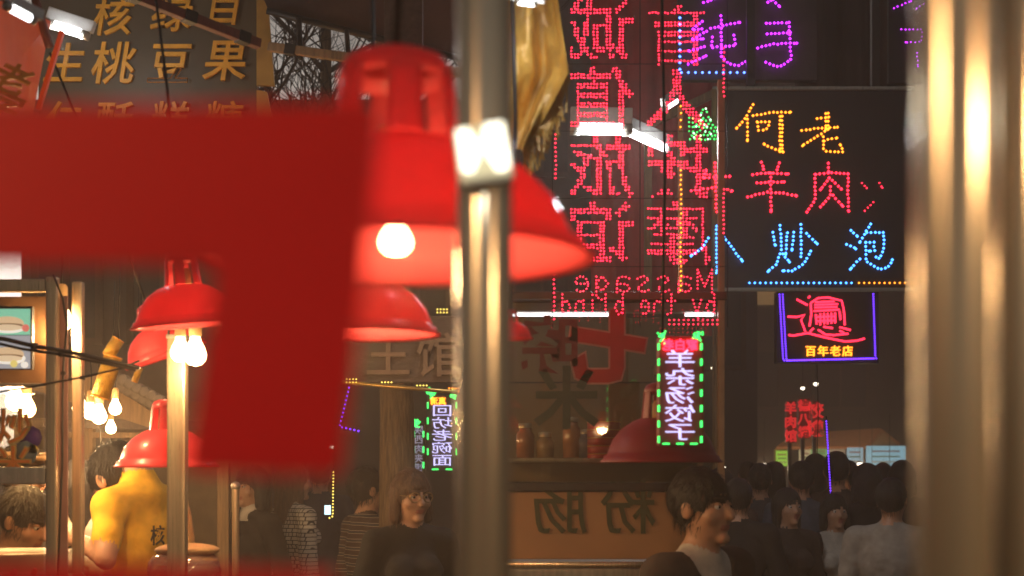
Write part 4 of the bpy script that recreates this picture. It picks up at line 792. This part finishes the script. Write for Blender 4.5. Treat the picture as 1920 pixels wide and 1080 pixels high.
    allp = np.array([q for k in ('sh', 'el', 'wr') for q in po[k]]); m = .17
    x0, x1 = min(-.27, allp[:, 0].min() - m), max(.27, allp[:, 0].max() + m); y0, y1 = min(-.24, allp[:, 1].min() - m) - lean, max(.2, allp[:, 1].max() + m)
    st = .0105 if fine else .021; fs = .0062 if fine else .016
    zs = np.concatenate([np.arange(-.02, .86, .035), np.arange(.86, 1.44, .014 if fine else .024), np.arange(1.44, 1.80, fs)])
    def axis(a, b, c0, c1): return np.concatenate([np.arange(a, c0, st), np.arange(c0, c1, fs), np.arange(c1, b, st)])
    ax = axis(x0, x1, -.10, .10); ay = axis(y0, y1, -.16 - lean * .6, .13)
    V, Fc = nets(field, ax, ay, zs)
    best = None; lab = None; names = ['skin', 'top', 'bottom', 'shoe', 'brow', 'lip', 'glove', 'collar']
    for f, lb, k in PR:
        q = f(V) - (.004 if lb in ('brow', 'lip', 'collar') else 0)
        if best is None: best = q; lab = np.full(len(V), names.index(lb))
        else: w = q < best; best = np.where(w, q, best); lab = np.where(w, names.index(lb), lab)
    low = (lab == 1) & (V[:, 2] < (.90 if not skirt else .5)); lab[low] = 2
    me = mesh('body', V * sc, Fc, True); fl = lab[Fc[:, 0]]
    for m_ in (SKIN, shirt, pants or mat('dark_trousers', (.02, .02, .025), .8), RUBBER, hairm, LIP, mat('white_glove', (.62, .55, .42), .7), collar or shirt): me.materials.append(m_)
    me.polygons.foreach_set('material_index', fl.astype(np.int32)); b = link('body', me, None, t)
    # eyes
    def hp_(v): return (np.array(v) - piv) @ M.T + piv + off
    for s in (-1, 1):
        e = link('eye', blob(.0125 * sc, 2), EYEW, t, Vector(hp_((s * .031, -.0755, 1.638))) * sc); link('iris', blob(.0062 * sc, 2), EYED, e, Vector(M @ np.array((0, -.0085, -.001))) * sc)
        if fine: link('eyelid', blob(.0138 * sc, 2, (1, 1, .55)), SKIN, e, Vector(M @ np.array((0, .0005, .0075))) * sc)
    # hair
    if hair:
        def hfld(p):
            q = hf(p); d = ell(q, (0, .018, 1.663), (.087, .106, .104)); cut = ell(q, (0, -.11, 1.60), (.085, .085, .085)); cut2 = np.maximum(-(1.625 - q[:, 2]), -1e3)
            if hair == 'short': d = np.maximum(d, -cut); d = np.maximum(d, 1.59 + .02 * np.sin(q[:, 0] * 40) - q[:, 2] - np.clip(q[:, 1], 0, .05) * .6)
            if hair == 'long':
                d = smin(d, rcone(q, (0, .05, 1.62), (0, .07, 1.42), .082, .06), .04)
                for s in (-1, 1): d = smin(d, rcone(q, (s * .068, .01, 1.65), (s * .085, .0, 1.44), .028, .018), .02)
                d = np.maximum(d, -ell(q, (0, -.115, 1.60), (.072, .09, .088))); 
            if hair == 'bob':
                for s in (-1, 1): d = smin(d, rcone(q, (s * .07, .015, 1.66), (s * .082, .005, 1.53), .034, .028), .02)
                d = smin(d, rcone(q, (0, .05, 1.64), (0, .06, 1.53), .08, .07), .03); d = np.maximum(d, -ell(q, (0, -.115, 1.595), (.066, .085, .085)))
            if hair == 'bun':
                d = np.maximum(d, -ell(q, (0, -.105, 1.60), (.09, .085, .09))); d = np.maximum(d, 1.60 - q[:, 2] - np.clip(q[:, 1], 0, .06)); d = smin(d, ell(q, (0, .12, 1.66), (.04, .04, .04)), .02)
            return d + .004 * np.sin(q[:, 0] * 130 + 20 * q[:, 2]) * np.sin(q[:, 1] * 95 + 8 * q[:, 2])
        hst = .0075 if fine else .016; V, Fc = nets(hfld, np.arange(-.17, .17, hst), np.arange(-.2 - lean * .6, .24, hst), np.arange(1.2 if hair == 'long' else 1.42, 1.80, hst))
        N = 1500 if fine else 500; c0 = hp_((0, .015, 1.655)); q = V[rng.integers(0, len(V), N)]; nn = q - c0; nn[:, 2] = np.where(nn[:, 2] < -.05, 0, nn[:, 2]); nn /= np.linalg.norm(nn, axis=1)[:, None] + 1e-9
        dd = np.array((0, .25, -1.)) + rng.normal(0, .22, (N, 3)); dd -= nn * (dd * nn).sum(1)[:, None]; dd /= np.linalg.norm(dd, axis=1)[:, None] + 1e-9; ww = np.cross(nn, dd) * .0011
        L_ = rng.uniform(.018, .05, (N, 1)); lift = rng.uniform(.001, .007, (N, 1)); pts = [q - nn * .002, q + dd * L_ * .5 + nn * lift, q + dd * L_ + nn * lift * .6]
        SV = np.concatenate([pts[0] - ww, pts[0] + ww, pts[1] - ww, pts[1] + ww, pts[2] - ww * .3, pts[2] + ww * .3]); a = np.arange(N)
        SF = np.concatenate([np.stack([a, a + N, a + 3 * N, a + 2 * N], 1), np.stack([a + 2 * N, a + 3 * N, a + 5 * N, a + 4 * N], 1)]) + len(V)
        link('hair', mesh('hair', np.concatenate([V, SV]) * sc, np.concatenate([Fc, SF]), True), hairm, t)
    if glasses:
        gl = link('glasses', join(*[tube([hp_((s * .034 + .025 * math.cos(a), -.106 + .01 * abs(math.cos(a)) * (1 if math.cos(a) * s > 0 else 0), 1.638 + .022 * math.sin(a))) * sc for a in np.linspace(0, 6.283, 20)], .003 * sc, 5) for s in (-1, 1)], tube([hp_((-.011, -.107, 1.644)) * sc, hp_((.011, -.107, 1.644)) * sc], .002 * sc, 5), *[tube([hp_((s * .058, -.096, 1.642)) * sc, hp_((s * .082, 0, 1.642)) * sc], .002 * sc, 5) for s in (-1, 1)]), mat('gold_wire', (.4, .25, .12), .3, .8), t)
    if jacket:                              # open jacket fronts worn over the shirt
        def jf(p):
            q = lf(p); d = ell(q, (0, .012, 1.26), (.182 * bw, .132 * bw, .245)); d = smin(d, ell(q, (0, .0, 1.0), (.176 * bw, .132 * bw, .23)), .05)
            for i in (0, 1):
                sh, el, wr = [np.array(po[k][i]) * np.array((bw if k == 'sh' else 1, 1, 1)) for k in ('sh', 'el', 'wr')]; d = smin(d, rcone(q, (0, .02, 1.44), sh, .07, .074), .03); d = smin(d, rcone(q, sh, el, .074, .062), .03); d = smin(d, rcone(q, el, wr, .062, .045), .03)
            inner = np.minimum(ell(q, (0, .0, 1.2), (.16 * bw, .108 * bw, .40)), 9); gap = np.maximum(np.abs(q[:, 0] + .01) - (.045 + .05 * np.clip((q[:, 2] - 1.0) / .45, 0, 1)), q[:, 1] + .02)
            d = np.maximum(d, -gap); d = np.maximum(d, q[:, 2] - 1.50); d = np.maximum(d, -rcone(q, (0, .0, 1.44), (0, -.0, 1.6), .066, .07))
            return np.maximum(d, .80 - q[:, 2]) + .004 * np.sin(q[:, 2] * 40 + 12 * q[:, 0])
        V, Fc = nets(jf, np.arange(x0, x1, st * 1.1), np.arange(y0, y1, st * 1.1), np.arange(.78, 1.54, .014 if fine else .024)); link('jacket', mesh('j', V * sc, Fc, True), jacket, t)
    for s, x, z, y, h_ in prints:           # printed characters on the back
        g_ = glyph(s, h_, .015, .002, mirror=True); link('printed_character', g_, mat('black_print', (.03, .02, .012), .7), t, Vector((x, y, z)) * sc)
    return t
def patterned(name, kind):
    m = mat(name, (.5, .5, .5), .8); n, l = m.node_tree.nodes, m.node_tree.links; b = n['Principled BSDF']; tc = n.new('ShaderNodeTexCoord'); cr = n.new('ShaderNodeValToRGB'); cr.color_ramp.interpolation = 'CONSTANT'
    if kind == 'stripe':
        wv = n.new('ShaderNodeTexWave'); wv.bands_direction = 'Z'; wv.inputs['Scale'].default_value = 7.5; wv.inputs['Distortion'].default_value = .6; l.new(tc.outputs['Object'], wv.inputs[0]); l.new(wv.outputs['Fac'], cr.inputs[0])
        e = cr.color_ramp.elements; e[0].color = (.045, .022, .018, 1); e[1].position = .62; e[1].color = (.34, .26, .2, 1); q = e.new(.82); q.color = (.03, .03, .035, 1)
    else:
        bt = n.new('ShaderNodeTexBrick'); bt.inputs['Scale'].default_value = 24; bt.inputs['Mortar Size'].default_value = .06; bt.offset = .23; bt.squash = .6; bt.squash_frequency = 3; bt.inputs['Brick Width'].default_value = .8; bt.inputs['Row Height'].default_value = .55; bt.inputs['Color1'].default_value = (.58, .51, .40, 1); bt.inputs['Color2'].default_value = (.48, .42, .33, 1); bt.inputs['Mortar'].default_value = (.03, .028, .03, 1)
        mp = n.new('ShaderNodeMapping'); mp.inputs['Rotation'].default_value = (R(90), 0, 0); l.new(tc.outputs['Object'], mp.inputs[0]); l.new(mp.outputs[0], bt.inputs[0]); l.new(bt.outputs[0], b.inputs['Base Color']); return m
    l.new(cr.outputs[0], b.inputs['Base Color']); return m
def cloth(name, c): return mat(name, c, .85, scale=18, var=.22, bump=.7, bscale=16)
MUST = cloth('mustard_polo', (.78, .42, .025)); TWEED = patterned('tweed', 'tweed'); STRIPE = patterned('striped_knit', 'stripe')
BLK = cloth('black_cotton', (.012, .010, .010)); PINKW = cloth('pale_pink_cotton', (.50, .36, .29)); GREY = cloth('grey_cotton', (.30, .27, .24)); NAVY = cloth('navy_cloth', (.035, .045, .065)); CREAMC = cloth('cream_cotton', (.55, .48, .40)); DKBR = cloth('dark_brown_cloth', (.05, .032, .026)); BLUE = cloth('blue_denim', (.06, .085, .12)); MAR = cloth('maroon_cloth', (.10, .018, .018))
# at the left stall
person(22, 4.75, 912, 62, 'man with short black hair looking down behind the cabinet glass', CREAMC, head=(8, 22), lean=.02)
person(40, 5.7, 838, 60, 'taller man with face half hidden by the cabinet shelf', DKBR, head=(5, 5))
person(270, 4.95, 766, -118, 'cook in mustard polo shirt seen from behind, reaching with a gloved hand', MUST, head=(-6, 40), glove=(0, 1), collar=MUST,
       pose=dict(el=((-.24, -.12, 1.16), (.235, .07, 1.26)), wr=((-.10, -.30, 1.20), (.16, -.17, 1.325))), prints=(('核', .065, 1.325, .120, .066), ('桃', -.015, 1.325, .124, .066)), lean=.05, drop=.09, build=.80)
person(186, 6.8, 893, -72, 'woman in profile with her hair tied back, facing the cabinet', CREAMC, hair='bun', female=True, head=(-6, 0))
person(152, 5.9, 868, 168, 'woman with long black hair and pale pink shirt seen from behind', PINKW, hair='long', female=True, sleeve=.6)
person(120, 6.6, 842, 30, 'customer with black hair standing behind the cabinet post', BLK, hair='short')
person(470, 7.6, 876, -40, 'person in black with a pale collar beside the slim pole', BLK, hair='bob', female=True, collar=CREAMC, sleeve=2)
person(552, 8.2, 868, 128, 'woman with long brown hair in a checked tweed dress', TWEED, hair='long', hairm=HAIRN, female=True, sleeve=2, skirt=True)
person(690, 7.3, 880, 120, 'man in striped knit shirt beside the tree trunk', STRIPE, hair='short', sleeve=1.0)
person(770, 6.0, 884, 18, 'woman in black top with round glasses and brown hair before the tree', BLK, hair='bob', hairm=HAIRN, female=True, glasses=True, sleeve=2, head=(12, 4))
person(1312, 4.15, 884, 48, 'man in dark open jacket and pale shirt beside the unlit red lamp', CREAMC, hair='short', jacket=DKBR, sleeve=2, lean=.02)
# the crowd on the right
CG = 'crowd walking down the market lane'
for (px, D, top, yaw, label, sh, kw) in (
    (1385, 7.6, 900, 160, 'person in dark coat holding arms folded, close to the jacket man', BLK, dict(sleeve=2, pose=dict(wr=((.02, -.2, 1.18), (-.04, -.22, 1.15)), el=((-.25, -.05, 1.14), (.25, -.05, 1.14))))),
    (1502, 9.0, 868, 175, 'walker in a blue denim jacket seen from behind', BLUE, dict(sleeve=2)),
    (1528, 9.8, 854, 178, 'tall walker with bushy black hair below the far red lamp', NAVY, dict(sleeve=2, hair='bob')),
    (1566, 8.0, 928, 8, 'woman facing us in black jacket over a pale top', CREAMC, dict(hair='bob', female=True, jacket=BLK, sleeve=2)),
    (1568, 9.0, 850, 170, 'walker in grey cap-like hair beside the violet strip', DKBR, dict(sleeve=2)),
    (1478, 7.8, 918, 20, 'short person with lit face behind the denim jacket', DKBR, dict(female=True, hair='long', sleeve=2)),
    (1672, 7.0, 900, 150, 'broad man in light grey shirt turning away beside the thick post', GREY, dict(build=1.08, sleeve=.7)),
    (1622, 8.6, 872, -160, 'walker in black passing the sky blue picture panel', BLK, dict(hair='bob', sleeve=2)),
    (1425, 9.5, 872, 172, 'walker in navy between dark coat and denim jacket', NAVY, dict(hair='bun', sleeve=2)),
    (1352, 8.8, 880, 165, 'walker in brown behind the jacket man', DKBR, dict(hair='long', sleeve=2)),
    (1455, 12, 868, 10, 'distant walker in maroon ahead of the lime panel', MAR, dict(sleeve=2)),
    (1590, 12.5, 866, 190, 'distant walker in black ahead of the blue panel', BLK, dict(sleeve=2)),
    (1655, 12, 870, 175, 'distant walker in blue ahead of the sky panel', BLUE, dict(hair='long', sleeve=2)),
    (1690, 9.5, 866, 180, 'walker in dark brown half hidden by thick post', DKBR, dict(hair='bob', sleeve=2)),
    (1400, 13, 867, 185, 'distant walker in black behind the navy walker', BLK, dict(hair='bun', sleeve=2)),
    (1540, 13.5, 868, 172, 'distant walker in denim blue straight below far red signs', BLUE, dict(sleeve=2)),
    (600, 10, 862, 175, 'distant walker in navy beside the amber LED strip', NAVY, dict(sleeve=2)),
    (1448, 10.5, 870, 168, 'walker in brown coat just behind the navy walker', DKBR, dict(sleeve=2, hair='bob')),
    (1610, 10.2, 876, 182, 'walker in navy before the white stall bulbs', NAVY, dict(sleeve=2)),
    (430, 9, 862, 185, 'walker in black behind the slim pole', BLK, dict(sleeve=2))):
    kw.setdefault('hair', 'short'); person(px, D, top, yaw, label, sh, fine=D < 7, group=CG, **kw)
